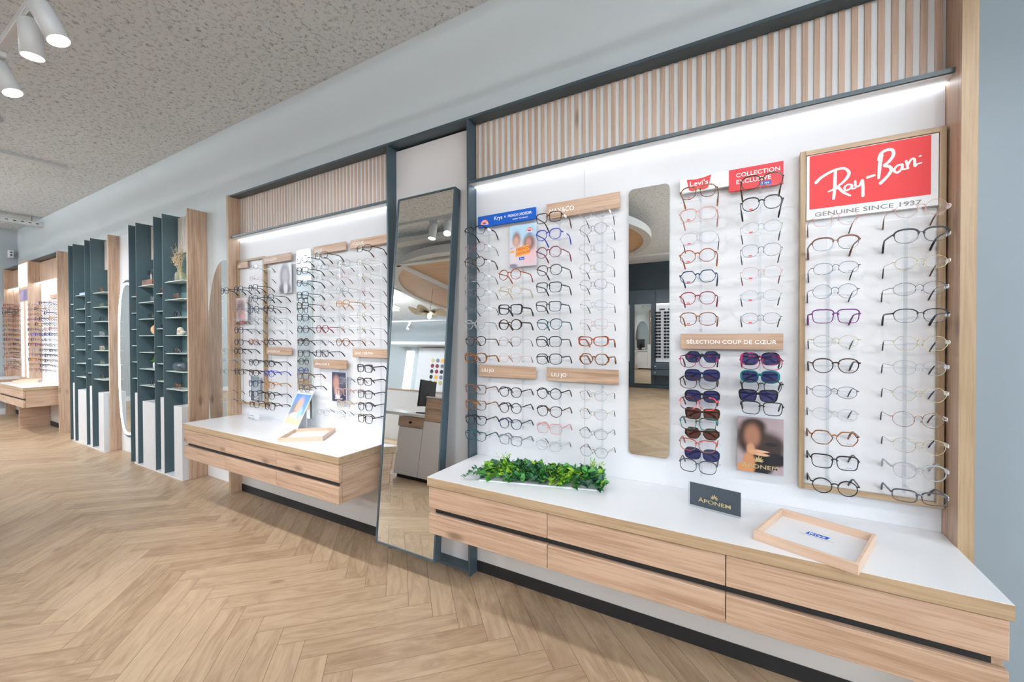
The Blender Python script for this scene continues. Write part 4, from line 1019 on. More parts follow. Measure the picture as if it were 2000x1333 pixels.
def shelf_unit(dx, which):
    o = thing('shelf_unit', '%s teal finned shelf unit with white plinth boxes, %s' % (('nearer', 'beside the arch mirror') if dx == 0 else ('farther', 'left of the lit oval mirror')), 'shelf unit', (-4.95 + dx, -.05, 0), 0, 'teal shelf units with fins')
    F = [-5.524 + dx, -5.345 + dx, -4.935 + dx, -4.745 + dx]; W0 = -4.388 + dx; W1 = -4.362 + dx
    for x in F: part('fin', box(x - .004, x + .004, -.142, .012, .004, 2.457), M_teal, o)
    part('back_panel', box(F[0] - .004, W0, .004, .02, .012, 2.44), M_tealback, o)
    part('side_board', box(W0, W1, -.095, YF - .002, 0, 2.462, ch=.001), M_oakz, o)
    part('light_edge', box(W0 - .010, W0 - .001, -.085, -.078, .012, 2.05), M_ledsoft, o)
    for (a, b, zs) in ((0, 1, 0), (1, 2, 1), (2, 3, 0)):
        for i in range(7 if zs else 6):
            z = (1.8165 - .1672 * i) if zs else (1.7185 - .1685 * i)
            part('shelf', box(F[a] + .004, F[b] - .004, -.126, .004, z - .006, z), M_shelf, o)
    for i in range(7):
        z = 1.8165 - .1672 * i; part('shelf', box(F[3] + .004, W0 - .012, -.126, .004, z - .006, z), M_shelf, o)
    g = G()
    for (x0, x1) in ((F[1] + .004, F[2] - .004), (F[3] + .004, W0)):
        h = G(); n = int((x1 - x0) / .024)
        h.box(x0, x1, -.012, .004, 2.10, 2.44)
        for i in range(n): h.box(x0 + .004 + i * .024, x0 + .017 + i * .024, -.022, -.012, 2.10, 2.44)
        part('slat_panel', h, M_paleslat, o)
    for (x0, x1, zt) in ((-5.41 + dx, F[1] - .004, .73), (-5.225 + dx, F[2] - .004, .66), (-4.82 + dx, F[3] - .004, .727), (-4.545 + dx, W0 + .0, .668)):
        part('plinth_box', box(x0, x1, -.142, .004, .012, zt, ch=.001), M_box, o)
    part('base_strip', box(F[0] + .08, W0, -.142, .004, 0, .012), M_white, o)
M_ledsoft = emit('soft_led_edge', (.95, .97, 1.0), 1.5)
M_paleslat = plain('pale_slat', (.66, .61, .57), .5)
shelf_unit(0, 'near'); shelf_unit(-1.885, 'far')
SG = 'eyeglasses on the teal shelf units'
def sg(x, z, sh, th, mt, label, y=-.105, **k): glasses(x, y, z + (.0275 if th != 'M' else .0245), sh, th, mt, label, SG, folded=True, **k)
ZA = [1.8165 - .1672 * i for i in range(7)]; ZB = [1.7185 - .1685 * i for i in range(6)]
U, V2 = 'the nearer teal unit', 'the farther teal unit'
vase(-4.565, -.07, ZA[0] + .0005, 'small glass vase on the top shelf of %s' % U)
dried(-4.565, -.07, ZA[0] + .012, 'dried flower stems standing in the glass vase')
sg(-4.585, ZA[1], 'panto', 'A', 'tort', 'tortoiseshell eyeglasses beside oak board, one shelf below the vase')
sg(-4.57, ZA[2], 'round', 'T', 'black', 'black round eyeglasses on shelf just above the white bird')
bird(-4.57, -.07, ZA[3] + .0003, 'cream bird figurine on a shelf of %s' % U)
sg(-4.585, ZA[4], 'geo', 'A', 'darktort', 'dark eyeglasses on shelf just below the bird')
o = thing('glasses_case', 'black glasses case on second lowest shelf beside the oak board', 'case', (-4.56, -.07, ZA[5]))
part('shell', G().tube([(-4.655, -.07, ZA[5] + .043), (-4.645, -.07, ZA[5] + .043), (-4.47, -.07, ZA[5] + .043), (-4.46, -.07, ZA[5] + .043)], [.030, .042, .042, .030], 20), M_slate, o, True)
part('lid_seam', G().tube([(-4.50, -.07, ZA[5] + .043), (-4.488, -.07, ZA[5] + .043)], .0425, 20), M_black, o, True)
sg(-4.57, ZA[6], 'square', 'A', 'tort', 'brown eyeglasses on lowest shelf beside the oak board of %s' % U)
o = thing('wooden_box', 'dark wooden box on top shelf of %s' % U, 'box', (-5.17, -.07, ZA[0]))
part('body', box(-5.29, -5.05, -.115, -.02, ZA[0] + .0003, ZA[0] + .055, ch=.002), M_darkwood, o)
part('stand', box(-5.205, -5.195, -.075, -.065, ZA[0] + .055, ZA[0] + .12), M_white, o)
glasses(-5.18, -.09, ZA[0] + .130, 'square', 'T', 'black', 'black eyeglasses propped on the dark wooden box', SG, folded=True)
sg(-5.07, ZA[1], 'round', 'A', 'crystal', 'clear eyeglasses one shelf below the dark wooden box')
sg(-5.12, ZA[2], 'hex', 'T', 'black', 'black eyeglasses on shelf above the large ornament ball')
orb(-5.07, -.066, ZA[3] + .0003, .056, 'large pale orange ball on a shelf of %s' % U)
sg(-5.04, ZA[4], 'cat', 'A', 'black', 'black eyeglasses on shelf just above the potted plant')
potted(-5.09, -.062, ZA[5] + .0003, 'small green plant in white pot on a teal shelf')
sg(-5.10, ZA[6], 'panto', 'A', 'black', 'black eyeglasses on shelf just below the potted plant')
sg(-4.85, ZB[0], 'round', 'A', 'tort', 'tortoiseshell eyeglasses on narrow top shelf left of the vase')
sg(-4.85, ZB[2], 'panto', 'A', 'navy', 'navy eyeglasses on narrow third shelf of %s' % U)
sg(-4.85, ZB[4], 'oval', 'M', 'gun', 'thin eyeglasses on narrow fifth shelf of %s' % U)
sg(-5.43, ZB[0], 'round', 'A', 'burg', 'burgundy eyeglasses on narrow shelf right of the oval mirror, topmost')
orb(-5.41, -.066, ZB[1] + .0003, .05, 'orange ball on narrow shelf beside the lit oval mirror')
sg(-5.43, ZB[2], 'geo', 'A', 'navy', 'navy eyeglasses on narrow shelf just below the orange ball')
sg(-5.43, ZB[3], 'round', 'M', 'gun', 'thin eyeglasses on narrow shelf two below the orange ball')
for i, (mt, w) in enumerate((('tort', 'topmost'), ('gold', 'second from top'), ('black', 'third from top'), ('crystal', 'fourth from top'), ('beige', 'fifth from top'), ('gold', 'sixth from top'), ('darktort', 'lowest'))):
    sg(-6.46, ZA[i], 'panto' if i % 2 else 'square', 'A' if mt != 'gold' else 'M', mt, '%s eyeglasses on the farther unit\'s wide shelves by oak board, %s' % (WORD[mt], w))
for i, mt in ((0, 'black'), (1, 'crystal'), (3, 'navy'), (6, 'black')):
    sg(-6.95, ZA[i] + (.03 if i == 0 else 0), 'round', 'A', mt, '%s eyeglasses on the farther unit\'s second bay, %s shelf' % (WORD[mt], ORD[i]))
single('book', box(-.13, .13, -.04, .04, 0, .03, ch=.002), plain('pale_blue_cover', (.30, .42, .55), .5), 'pale blue book lying on the farther unit\'s top shelf', 'book').location = (-7.02, -.07, ZA[0] + .0003)
single('mask_ornament', G().lathe([(.01, -.015), (.045, -.008), (.05, .004), (.03, .01)], 20, (0, 0, .052), axis='y'), M_goldink, 'round gold ornament on the farther teal unit\'s third shelf', 'ornament', None, True).location = (-6.93, -.07, ZA[2] + .0003)
single('white_canister', G().lathe([(.03, 0), (.035, .01), (.035, .075), (.02, .085)], 18), M_white, 'white canister on the farther teal unit\'s fifth shelf', 'canister', None, True).location = (-6.93, -.07, ZA[4] + .0003)

# panel between the units with the lit oval mirror; arch mirror by the middle display
single('wall_panel', box(-6.245, -5.53, 0, YF - .002, 0, 2.455, ch=.001), M_panel, 'white wall panel between the two teal shelf units', 'wall panel')
o = thing('oval_mirror', 'tall pill-shaped mirror with glowing blue-white rim between teal units', 'mirror', (-5.90, -.03, .20))
P = ellipse(-5.90, 1.06, .275, .87, 56, 2.9); P1 = ellipse(-5.90, 1.06, .245, .84, 56, 2.9); P2 = ellipse(-5.90, 1.06, .222, .817, 56, 2.9)
part('housing', G().plate(P, -.040, -.001), M_slate, o)
part('mirror_glass', G().plate(P1, -.046, -.040), M_mirror, o)
def loop(Pa, Pb, y0, y1, m, name):
    g = G(); n = len(Pa)
    for (a, y) in ((Pa, y0), (Pb, y0), (Pb, y1), (Pa, y1)): g.v += [(p[0], y, p[1]) for p in a]
    for r_ in range(4):
        q = (r_ + 1) % 4
        for i in range(n): j = (i + 1) % n; g.f.append((r_ * n + i, r_ * n + j, q * n + j, q * n + i)); g.m.append(0)
    part(name, g, m, o)
loop(P1, P2, -.051, -.0465, M_ring, 'light_ring')
o = thing('arch_mirror', 'tall frameless oval mirror on wall between teal unit and middle display', 'mirror', (-4.035, .04, .25))
P = ellipse(-4.035, 1.08, .305, .905, 64, 2.15)
part('backing', G().plate(P, .047, YF - .001), M_white, o)
part('mirror_glass', G().plate(ellipse(-4.035, 1.08, .302, .902, 64, 2.15), .041, .047), M_mirror, o)

# ------------------------------------------------------------------ far corner display
far = thing('display_cabinet', 'oak wall display in the far corner with glowing lightbox, beyond the teal units', 'display cabinet', (-9.4, 0, 0), 0, 'wall display cabinets')
part('side_panel', box(-8.02, -7.988, -.11, YF - .002, 0, 2.46), M_oakz, far)
part('side_panel', box(-10.86, -10.83, -.11, YF - .002, 0, 2.46), M_oakz, far)
part('back_panel', box(-9.285, -8.02, 0, .02, .6485, 2.12), M_panel, far)
part('back_panel', box(-10.83, -9.81, 0, .02, .6485, 2.12), M_panel, far)
part('oak_back_panel', box(-10.83, -10.45, -.004, 0, .6485, 2.12), M_oakz, far)
for (x0, x1) in ((-9.285, -8.02), (-10.83, -9.81)):
    part('header_panel', box(x0, x1, -.01, .02, 2.12, 2.44), M_oakz, far)
    part('top_rail', box(x0, x1, -.10, YF - .002, 2.445, 2.458), M_slate, far)
    part('light_shelf', box(x0, x1, -.07, -.001, 2.112, 2.122), M_lampwhite, far)
    part('led_strip', box(x0 + .01, x1 - .01, -.05, -.03, 2.104, 2.112), M_ledfar, far)
    part('lower_panel', box(x0, x1, 0, .02, .07, .6), M_greige, far)
    part('plinth', box(x0, x1, -.004, .02, 0, .07), M_black, far)
part('light_column', box(-9.805, -9.29, -.13, .02, .10, 2.455), M_oakz, far)
part('lightbox', box(-9.765, -9.31, -.137, -.13, 2.07, 2.42), M_lightbox, far)
gx = G()
for i in range(4): gx.add(box(-9.62, -9.46, -.1385, -.137, 2.36 - .06 * i, 2.363 - .06 * i))
part('lightbox_print', gx, M_greyink, far)
part('poster_picture', sheet(-9.74, -9.33, 1.86, 2.03, -.1315), printed('print_purple', (.20, .15, .26), [(.3, .5, .2, .5, .5, (.35, .25, .38)), (.7, .4, .15, .5, .5, (.12, .12, .25))]), far)
for x, hw in ((-9.60, .055), (-9.35, .03)): part('light_tube', box(x - hw, x + hw, -.137, -.131, .70, 1.84), M_lightbox, far)
for x in (-9.42, -9.96, -8.9): part('support_board', box(x - .03, x, -.30 if x == -8.9 else -.11, -.001, 0, .388), M_oaky, far)
counter('wall_counter', 'white topped oak counter of the far corner display, nearest the teal units', -9.39, -8.055, (-8.7,))
counter('wall_counter', 'white topped oak counter deep in the far corner', -10.82, -9.985, (-10.4,))
r = random.Random(11)
FK = ['black', 'navy', 'gun', 'tort', 'darktort', 'burg', 'silver', 'gold', 'rose', 'black', 'blue', 'gun', 'silver', 'darktort', 'orange', 'purple']
zr = [1.785 - .0735 * i for i in range(14)]
mass = G(); mass_m = [FR['black'], M_lens, FR['burg'], FR['silver'], FR['navy'], FR['tort']]
for c, x in enumerate((-8.16, -8.38, -8.60, -8.82, -9.04, -9.20, -9.42, -9.66, -10.02, -10.24, -10.46, -10.68)):
    for i, z in enumerate(zr):
        if c in (0,) and i in (12, 13): continue
        mt = r.choice(FK); sh = r.choice(('panto', 'square', 'round', 'geo', 'hex', 'rect')); th = 'A' if r.random() < .25 else 'M'
        y = -.15 if not (-9.8 < x < -9.29) else -.30
        jx = r.uniform(-.01, .01)
        if c < 5:
            glasses(x + jx, y, z, sh, th, mt, 'small %s eyeglasses, %s row, %s column from oak end board, far corner display' % (WORD[mt], ORD[i], ORD[c]), 'eyeglasses on the far corner display', joined=True)
        else:
            me = eyewear_meshes(sh, th, 'black', False, None, True)[0][1]
            q = r.choice((0, 0, 2, 3, 4, 5)); n = len(mass.v)
            mass.v += [(v.co.x + x + jx, v.co.y + y, v.co.z + z) for v in me.vertices]
            for p in me.polygons: mass.f.append(tuple(a + n for a in p.vertices)); mass.m.append(1 if p.material_index == 1 else q)
o = single('distant_eyeglasses', mass, mass_m, 'rows of tiny eyeglasses deep in the far corner around the lightbox', 'eyeglasses'); o['kind'] = 'stuff'
for c, x in enumerate((-8.16, -8.38, -8.60, -8.82, -9.04, -9.20, -10.02, -10.24, -10.46, -10.68)):
    rod(x, .80, 1.83, [], -.15, 'clear acrylic rod on the far corner display, %s from the oak end board' % ORD[c], framed=c >= 8)
for x, w in ((-8.25, 'right'), (-8.49, 'middle'), (-8.66, 'left')):
    sign('tiny oak sign board on the far corner display, %s of three' % w, x - .09, x + .09, 1.86, 1.915, M_oakx, [], y=-.02)
o = thing('security_camera', 'small white camera box high in the far corner', 'camera', (-10.82, -.02, 2.70))
part('mount', box(-10.8995, -10.88, -.04, -.02, 2.69, 2.75), M_white, o)
part('housing', box(-10.885, -10.80, -.06, .0, 2.655, 2.785, ch=.008), M_white, o)
part('lens', G().lathe([(.012, 0), (.012, .012), (.006, .014)], 14, (-10.80, -.03, 2.745), axis='x'), M_black, o)
part('lens', G().lathe([(.012, 0), (.012, .012), (.006, .014)], 14, (-10.80, -.03, 2.70), axis='x'), M_black, o)
# ------------------------------------------------------------------ ceiling fittings
TY, TZ = -1.335, 2.72
def track(label, x0, x1, y, z):
    o = thing('lighting_track', label, 'lighting track', ((x0 + x1) / 2, y, z))
    part('rail', box(x0, x1, y - .018, y + .018, z - .016, z + .016, ch=.002), M_lampwhite, o)
    g = G(); x = x0 + .3
    while x < x1: g.tube([(x, y, z + .016), (x, y, CZ - .001)], .0022, 5); x += 1.5
    part('suspension_wire', g, M_greyink, o)
track('white suspended lighting track running along the room above the spotlights', -10.2, 2.2, TY, TZ)
track('second lighting track added behind the camera, over the reception desk', -9.5, 1.8, -5.6, TZ)  # added track that carries the spots behind the camera
def spot(label, x, target, y=TY, energy=100, drop=.20, size=80, group='white track spotlights', real=True):
    o = thing('track_spotlight', label, 'spotlight', (x, y, TZ - .016), 0, group)
    part('adapter', box(x - .055, x + .055, y - .016, y + .016, TZ - .042, TZ - .0165, ch=.003), M_lampwhite, o)
    d = (Vector(target) - Vector((x, y, TZ - .15))).normalized()
    piv = Vector((x, y, TZ - .085))
    part('arm', G().tube([(x, y, TZ - .042), (x, y, TZ - .085)], .010, 10), M_lampwhite, o)
    M = Matrix.Translation(piv) @ Vector((0, 0, -1)).rotation_difference(d).to_matrix().to_4x4()
    g = G().lathe([(.033, .03), (.038, .022), (.038, -.125), (.036, -.125), (.035, -.122)], 28)
    part('housing', g.xf(M), M_lampwhite, o, True)
    part('lamp_face', G().lathe([(.0345, -.1225), (.0345, -.1255)], 24).xf(M), M_bulb, o)
    L = bpy.data.lights.new('spot', 'SPOT'); L.energy = energy; L.spot_size = R(size); L.spot_blend = .6; L.shadow_soft_size = .035; L.color = SPOTCOL
    lo = bpy.data.objects.new('spot_lamp', L); COL.objects.link(lo)
    p = piv + d * .150; lo.location = p; lo.rotation_euler = d.to_track_quat('-Z', 'Y').to_euler()
FILL = 36.0
SPOTCOL = (.98, .985, 1.0)
KE = 45; NEARE = 13
spot('white track spotlight pointing down and right, upper one of the three at the track', -2.50, (-1.65, -.55, 0), energy=KE * 1.1)
spot('white track spotlight hanging straight down, middle one of the three at the track', -2.68, (-2.62, -1.25, 0), energy=KE * .7)
spot('white track spotlight half cut off, lowest of the three at the track', -3.22, (-2.4, -.55, 0), energy=KE * 1.1)
for i, (x, t) in enumerate(((.85, (.45, 0, 1.0)), (.25, (.1, 0, 1.0)), (-.35, (-.4, 0, 1.05)), (-.9, (-.9, 0, 1.0)), (-1.5, (-2.6, 0, .9)), (-3.7, (-4.9, -.05, .95)), (-4.3, (-5.4, -.05, .9)), (-5.4, (-6.6, -.05, .95)), (-6.1, (-7.2, -.05, .95)), (-7.4, (-7.5, -.3, .8)), (-8.5, (-8.5, 0, 1.0)), (-9.5, (-9.6, 0, 1.0)))):  # further spotlights added out of view along the track to light the displays
    spot('unseen white track spotlight over the displays, %s along the track from its right end' % ORD[i], x, t, energy=NEARE if x > -1.2 else (KE * .75 if x > -2 else (KE * 1.1 if x < -7 else KE * .7)))
for i, (x, t) in enumerate(((.6, (.2, -4.5, 0)), (-.8, (-.9, -5.0, 0)), (-2.0, (-2.2, -7.8, 0)), (-3.4, (-3.2, -3.4, 0)), (-5.2, (-5.2, -3.2, 0)), (-7.0, (-7.0, -4.2, 0)))):  # spots added behind the camera to raise the ambient light
    spot('added white track spotlight over the reception side, %s along the second track' % ORD[i], x, t, y=-5.6, energy=KE * 1.6, size=110)
single('ceiling_beam', box(-6.45, -6.36, -5, -.38, CZ - .03, CZ - .001), M_lampwhite, 'slim white batten across the rough ceiling', 'ceiling batten')
g = G(); y0, y1 = -5.0, YF - .002
g.box(-9.52, -9.38, y0, y1, 3.0, 3.01).box(-9.52, -9.51, y0, y1, 3.01, 3.06).box(-9.39, -9.38, y0, y1, 3.01, 3.06)
o = thing('cable_tray', 'white perforated cable tray hung below the far ceiling', 'cable tray', (-9.45, -2.5, 3.0))
part('channel', g, M_lampwhite, o)
g = G(); yy = y1 - .05
for i in range(22): g.box(-9.379, -9.377, yy - .03, yy, 3.03, 3.042); yy -= .075
part('slot', g, M_black, o)
g = G()
for yy in (-.05, -.75, -1.5, -2.5, -3.8): g.tube([(-9.45, yy, 3.01), (-9.45, yy, CZ - .001)], .004, 6)
part('hanger', g, M_greyink, o)
o = thing('cable_tray', 'white perforated cable tray in front of the oak ceiling raft', 'cable tray', (-3.5, -2.3, 3.0))
part('channel', G().box(-8, .5, -2.36, -2.22, 3.0, 3.01).box(-8, .5, -2.36, -2.35, 3.01, 3.06).box(-8, .5, -2.23, -2.22, 3.01, 3.06), M_lampwhite, o)
g = G()
for x in (-7.5, -6, -4.5, -3, -1.5, 0): g.tube([(x, -2.29, 3.01), (x, -2.29, CZ - .001)], .004, 6)
part('hanger', g, M_greyink, o)

M_fill = emit('fill_diffuser', (.86, .94, 1.0), FILL * .7)
M_fillup = emit('fill_uplight', (.88, .95, 1.0), FILL * 2.6)
for i, (x, y) in enumerate(((4.2, -2.6), (4.2, -4.2), (2.9, -4.2), (1.6, -5.0), (.5, -5.0), (1.2, -7.2), (-6.6, -3.2), (-7.9, -3.2), (-8.95, -3.2), (-7.2, -4.9), (-8.6, -4.9), (-9.9, -4.9))):  # glowing bars added out of view as ambient fill for walls and ceiling
    o = thing('linear_fill_light', 'added linear fill light over the back of the shop, %s of the row' % ORD[i], 'fill light', (x, y, 2.85), 0, 'linear fill lights')
    part('housing', box(x - .42, x + .42, y - .035, y + .035, 2.85, 2.875), M_lampwhite, o)
    part('diffuser', box(x - .41, x + .41, y - .09, y + .09, 2.825, 2.849), M_fill, o)
    part('uplight', box(x - .41, x + .41, y - .09, y + .09, 2.876, 2.90), M_fillup, o)
    for sx in (-.3, .3): part('wire', G().tube([(x + sx, y, 2.9), (x + sx, y, CZ - .001)], .002, 5), M_greyink, o)

# ------------------------------------------------------------------ the room opposite, seen in the mirrors
o = thing('ceiling_raft', 'large round oak ceiling raft with white rim above the reception desk', 'ceiling raft', (-3.45, -4.3, 2.85))
cx, cy, rr = -3.45, -4.55, 2.2
def arc(r_): return [(cx + r_ * math.cos(2 * PI * i / 72), cy + r_ * math.sin(2 * PI * i / 72)) for i in range(72)]
part('oak_disc', G().slab(arc(rr - .12), 2.86, 2.90), wood('raft_oak', (.60, .38, .20), (.50, .30, .15), 0, knots=False), o)
g = G(); A_, B_ = arc(rr), arc(rr - .12); n = 72
for (P, z) in ((A_, 2.84), (B_, 2.84), (B_, 2.95), (A_, 2.95)): g.v += [(p[0], p[1], z) for p in P]
for a in range(4):
    q = (a + 1) % 4
    for i in range(n): j = (i + 1) % n; g.f.append((a * n + i, a * n + j, q * n + j, q * n + i)); g.m.append(0)
part('rim', g, M_lampwhite, o)
part('cross_beam', box(-4.45, -4.37, -6.2, -2.55, 2.82, 2.859), M_lampwhite, o)
part('front_beam', box(-5.4, -1.5, -2.60, -2.52, 2.82, 2.859), M_lampwhite, o)
g = G()
for (x, y) in ((-2.1, -3.6), (-4.9, -3.6), (-2.1, -5.6), (-4.9, -5.6)): g.tube([(x, y, 2.9), (x, y, CZ - .001)], .003, 5)
part('suspension_wire', g, M_greyink, o)
# pendant
o = thing('pendant_lamp', 'cream petal shaped pendant lamp over the reception side', 'pendant lamp', (-4.8, -3.8, 2.4))
g = G()
for k in range(5):
    a = 2 * PI * k / 5; P = []
    for i in range(16):
        t = 2 * PI * i / 16; u, v = .22 * math.cos(t) + .17, .15 * math.sin(t)
        P.append((-4.8 + u * math.cos(a) - v * math.sin(a), -3.8 + u * math.sin(a) + v * math.cos(a)))
    n = len(g.v); g.v += [(p[0], p[1], 2.42 + .05 * math.sin(i * .8 + k) + .01 * k) for i, p in enumerate(P)] + [(-4.8, -3.8, 2.40)]
    for i in range(16): g.f.append((n + i, n + (i + 1) % 16, n + 16)); g.m.append(0)
part('petal_shade', g, M_cream, o, True)
part('bulb', G().lathe([(.01, -.05), (.035, -.02), (.035, .02), (.01, .04)], 16, (-4.8, -3.8, 2.36)), M_glow, o, True)
part('cord', G().tube([(-4.8, -3.8, 2.4), (-4.8, -3.8, 2.86)], .003, 5), M_greyink, o)
# reception desk
o = thing('reception_desk', 'white and oak reception desk across the room, seen in the leaning mirror', 'desk', (-3.5, -2.5, 0))
part('worktop', box(-4.75, -3.235, -2.85, -2.175, .72, .752, ch=.002), M_white, o)
dr = part('drawer', box(-3.64, -3.245, -2.21, -2.19, .595, .715, ch=.001), M_oakx, o)
part('knob', G().lathe([(.012, 0), (.015, .02), (.0, .021)], 12, (-3.44, -2.19, .65), axis='y'), M_black, dr)
part('door', box(-3.62, -3.248, -2.21, -2.192, .045, .588, ch=.001), M_offwhite, o)
part('carcass', box(-3.62, -3.245, -2.8, -2.212, .045, .715), M_offwhite, o)
part('kick', box(-3.6, -2.9, -2.7, -2.24, 0, .045), M_black, o)
part('tall_carcass', box(-3.24, -2.87, -2.8, -2.212, .045, .97), M_offwhite, o)
part('tall_door', box(-3.24, -2.872, -2.21, -2.19, .045, .685, ch=.001), M_offwhite, o)
for z0, z1 in ((.69, .83), (.833, .955)): part('drawer', box(-3.24, -2.872, -2.21, -2.19, z0, z1, ch=.001), M_oakx, o)
part('tall_top', box(-3.245, -2.865, -2.81, -2.185, .958, .975), M_white, o)
part('side_leg', box(-4.73, -4.70, -2.8, -2.2, 0, .72), M_oakz, o)
o = thing('computer_monitor', 'black monitor on the reception desk, seen in the leaning mirror', 'monitor', (-3.55, -2.55, .7525))
part('screen', box(-.27, .27, -.012, .012, .09, .42, ch=.004), M_black, o, local=True)
part('stand', G().box(-.03, .03, -.03, -.012, .02, .25).box(-.11, .11, -.09, .08, 0, .012), M_black, o, local=True)
o.rotation_euler = (0, 0, R(70))
o = thing('office_chair', 'pale upholstered chair at the reception desk', 'chair', (-4.1, -3.15, 0)); CH = Matrix.Translation((0, -.8, 0))
part('seat', box(-4.33, -3.87, -2.62, -2.16, .42, .50, ch=.03).xf(CH), M_offwhite, o)
part('backrest', box(-4.34, -3.86, -2.70, -2.62, .52, .88, ch=.03).xf(CH), M_offwhite, o)
for sx in (-.22, .22):
    part('arm', G().tube([(-4.1 + sx, -2.55, .46), (-4.1 + sx, -2.55, .64), (-4.1 + sx, -2.2, .66), (-4.1 + sx, -2.14, .60)], .014, 8).xf(CH), M_black, o)
    for sy in (-.2, .2): part('leg', G().tube([(-4.1 + sx * .8, -2.39 + sy * .8, .42), (-4.1 + sx, -2.39 + sy, .0)], .012, 8).xf(CH), M_black, o)
# low partition and displays behind the desk
struct('wall_partition', box(-9.0, -5.0, -5.30, -5.15, 0, 1.06), M_panel)
struct('trim_1', box(-9.0, -5.0, -5.32, -5.13, 1.06, 1.085), M_oakx)
o = thing('sample_board', 'white board of coloured sun lenses in rows behind the low partition', 'display board', (-6.9, -6.9, 1.1))
part('board', box(-7.9, -6.2, -7.05, -7.0, 0, 2.3), M_panel, o)
g = G(); r = random.Random(2)
cm = [M_ink, M_goldink, FR['burg'], FR['teal'], FR['grey'], M_orangeink]
for i in range(4):
    for j in range(5):
        g.lathe([(.055, -.008), (.055, 0)], 14, (-7.35 + .17 * i, -6.99, 1.35 + .15 * j), m=r.randrange(6), axis='y')
part('colour_discs', g, cm, o)
part('oak_upright', box(-6.2, -5.9, -7.1, -6.9, 0, 2.3), M_oakz, o)
part('light_panel', box(-8.35, -8.1, -7.05, -7.0, .9, 2.2), M_lightbox, o)
struct('wall_inner', box(-10.9, -3.6, -7.25, -7.12, 0, CZ), M_wallfar)
struct('trim_2', box(-8.6, -5.6, -7.12, -6.6, 2.32, 2.40), M_white)
# dark opposite display with mirror and sunglasses
o = thing('dark_cabinet', 'anthracite wall cabinets across the room, seen in the slim mirror', 'cabinet', (-2.0, -8.6, 0))
for (x0, x1) in ((-3.2, -2.52), (-2.515, -1.9), (-1.895, -.9), (-.895, .4)): part('door', box(x0 + .003, x1 - .003, -8.72, -8.68, .1, 2.45, ch=.003), M_darkcab, o)
part('carcass', box(-3.2, .4, YB + .001, -8.72, .02, 2.44), M_darkcab, o)
part('display_board', box(-1.88, -.92, -8.68, -8.665, .66, 2.10), M_panel, o)
part('display_board', box(-3.0, -2.53, -8.68, -8.665, .66, 2.10), M_panel, o)
part('header_light', box(-1.86, -.94, -8.67, -8.64, 2.085, 2.10), M_ledsoft, o)
g = G().box(-1.80, -1.67, -8.664, -8.660, 1.93, 1.97).box(-1.60, -1.47, -8.664, -8.660, 1.93, 1.97); part('name_plate', g, M_ink, o)
for z0, z1 in ((.50, .64), (.35, .49)):
    d_ = part('drawer', box(-1.93, -.9, -8.68, -8.40, z0, z1, ch=.002), M_darkcab, o)
    part('knob', G().lathe([(.012, 0), (.014, .02), (.004, .022)], 10, (-1.85, -8.40, (z0 + z1) / 2), axis='y'), M_lampwhite, d_)
o = thing('wall_mirror', 'tall mirror on the anthracite cabinets across the room', 'mirror', (-2.2, -8.66, .11))
part('frame', box(-2.41, -1.98, -8.679, -8.655, .10, 2.11), M_slate, o)
part('mirror_glass', box(-2.395, -1.995, -8.655, -8.650, .115, 2.095), M_mirror, o)
for c, x in enumerate((-1.82, -1.62)):
    for i in range(15):
        glasses(x, -8.60, 1.87 - .0771 * i, 'square', 'T', 'black', 'dark sunglasses across the room in the slim mirror, %s row, %s column' % (ORD[i], ORD[c]), 'sunglasses on the dark cabinets', name='sunglasses', cat='sunglasses', sun=M_lensdark, folded=True, joined=True, rz=PI)
o = thing('tub_chair', 'pale shell chair on thin metal legs, seen in the slim mirror', 'chair', (-1.3, -3.35, 0))
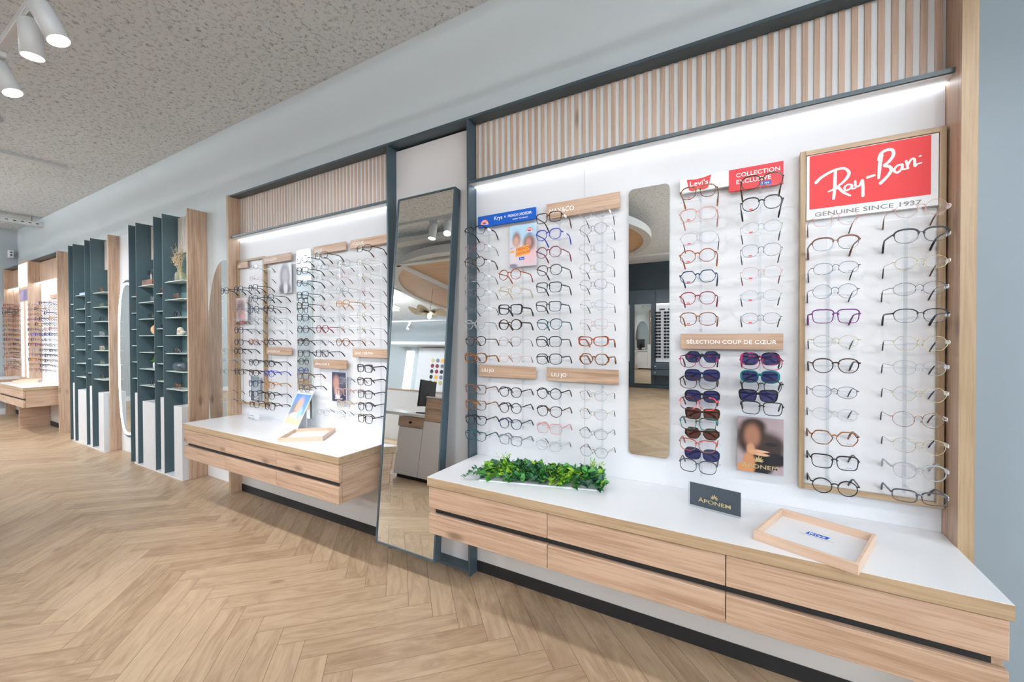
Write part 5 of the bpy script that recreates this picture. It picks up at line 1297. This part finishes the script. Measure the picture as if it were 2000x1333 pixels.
part('shell', G().lathe([(.05, .43), (.20, .44), (.25, .50), (.27, .62), (.265, .74), (.25, .74), (.245, .62), (.22, .52), (.05, .47)], 24, (-1.66, -3.45, 0)), M_offwhite, o, True)
for sx in (-1, 1):
    for sy in (-1, 1): part('leg', G().tube([(-1.66 + sx * .13, -3.45 + sy * .13, .44), (-1.66 + sx * .26, -3.45 + sy * .24, .0)], .008, 8), M_lampwhite, o)

# ------------------------------------------------------------------ daylight, camera, view
wd = bpy.data.worlds.new('daylight'); SC.world = wd; wd.use_nodes = True
bg = wd.node_tree.nodes['Background']; bg.inputs['Color'].default_value = (.82, .91, 1.0, 1); bg.inputs['Strength'].default_value = 4.5

cam = bpy.data.cameras.new('camera'); co = bpy.data.objects.new('camera', cam); COL.objects.link(co)
cam.sensor_width = 36.0; cam.lens = 795.356 / 2000 * 36; cam.clip_start = .02
yaw, pit, rol = .517079364, .0109316087, -.00260261833
c, s = math.cos(yaw), math.sin(yaw); Rz = Matrix(((c, s, 0), (-s, c, 0), (0, 0, 1)))
Bm = Matrix(((1, 0, 0), (0, 0, -1), (0, 1, 0)))
c, s = math.cos(pit), math.sin(pit); Rx = Matrix(((1, 0, 0), (0, c, -s), (0, s, c)))
c, s = math.cos(rol), math.sin(rol); Rr = Matrix(((c, -s, 0), (s, c, 0), (0, 0, 1)))
Q = Rr @ Rx @ Bm @ Rz
rot = Matrix((Q[0], -Q[1], -Q[2])).transposed()
co.matrix_world = Matrix.Translation((0, -1.85, 1.295)) @ rot.to_4x4()
SC.camera = co
vs = SC.view_settings; vs.view_transform = 'Standard'; vs.look = 'None'; vs.exposure = EXPOSURE; vs.gamma = 1.0; vs.use_curve_mapping = False
SC.cycles.max_bounces = 6; SC.cycles.diffuse_bounces = 3; SC.cycles.glossy_bounces = 3; SC.cycles.transmission_bounces = 4; SC.cycles.transparent_max_bounces = 28
SC.cycles.caustics_reflective = False; SC.cycles.caustics_refractive = False; SC.cycles.sample_clamp_indirect = 5.0; SC.cycles.sample_clamp_direct = 4.0
SC.cycles.use_denoising = True; SC.cycles.use_adaptive_sampling = True; SC.cycles.adaptive_threshold = .08; SC.cycles.adaptive_min_samples = 20
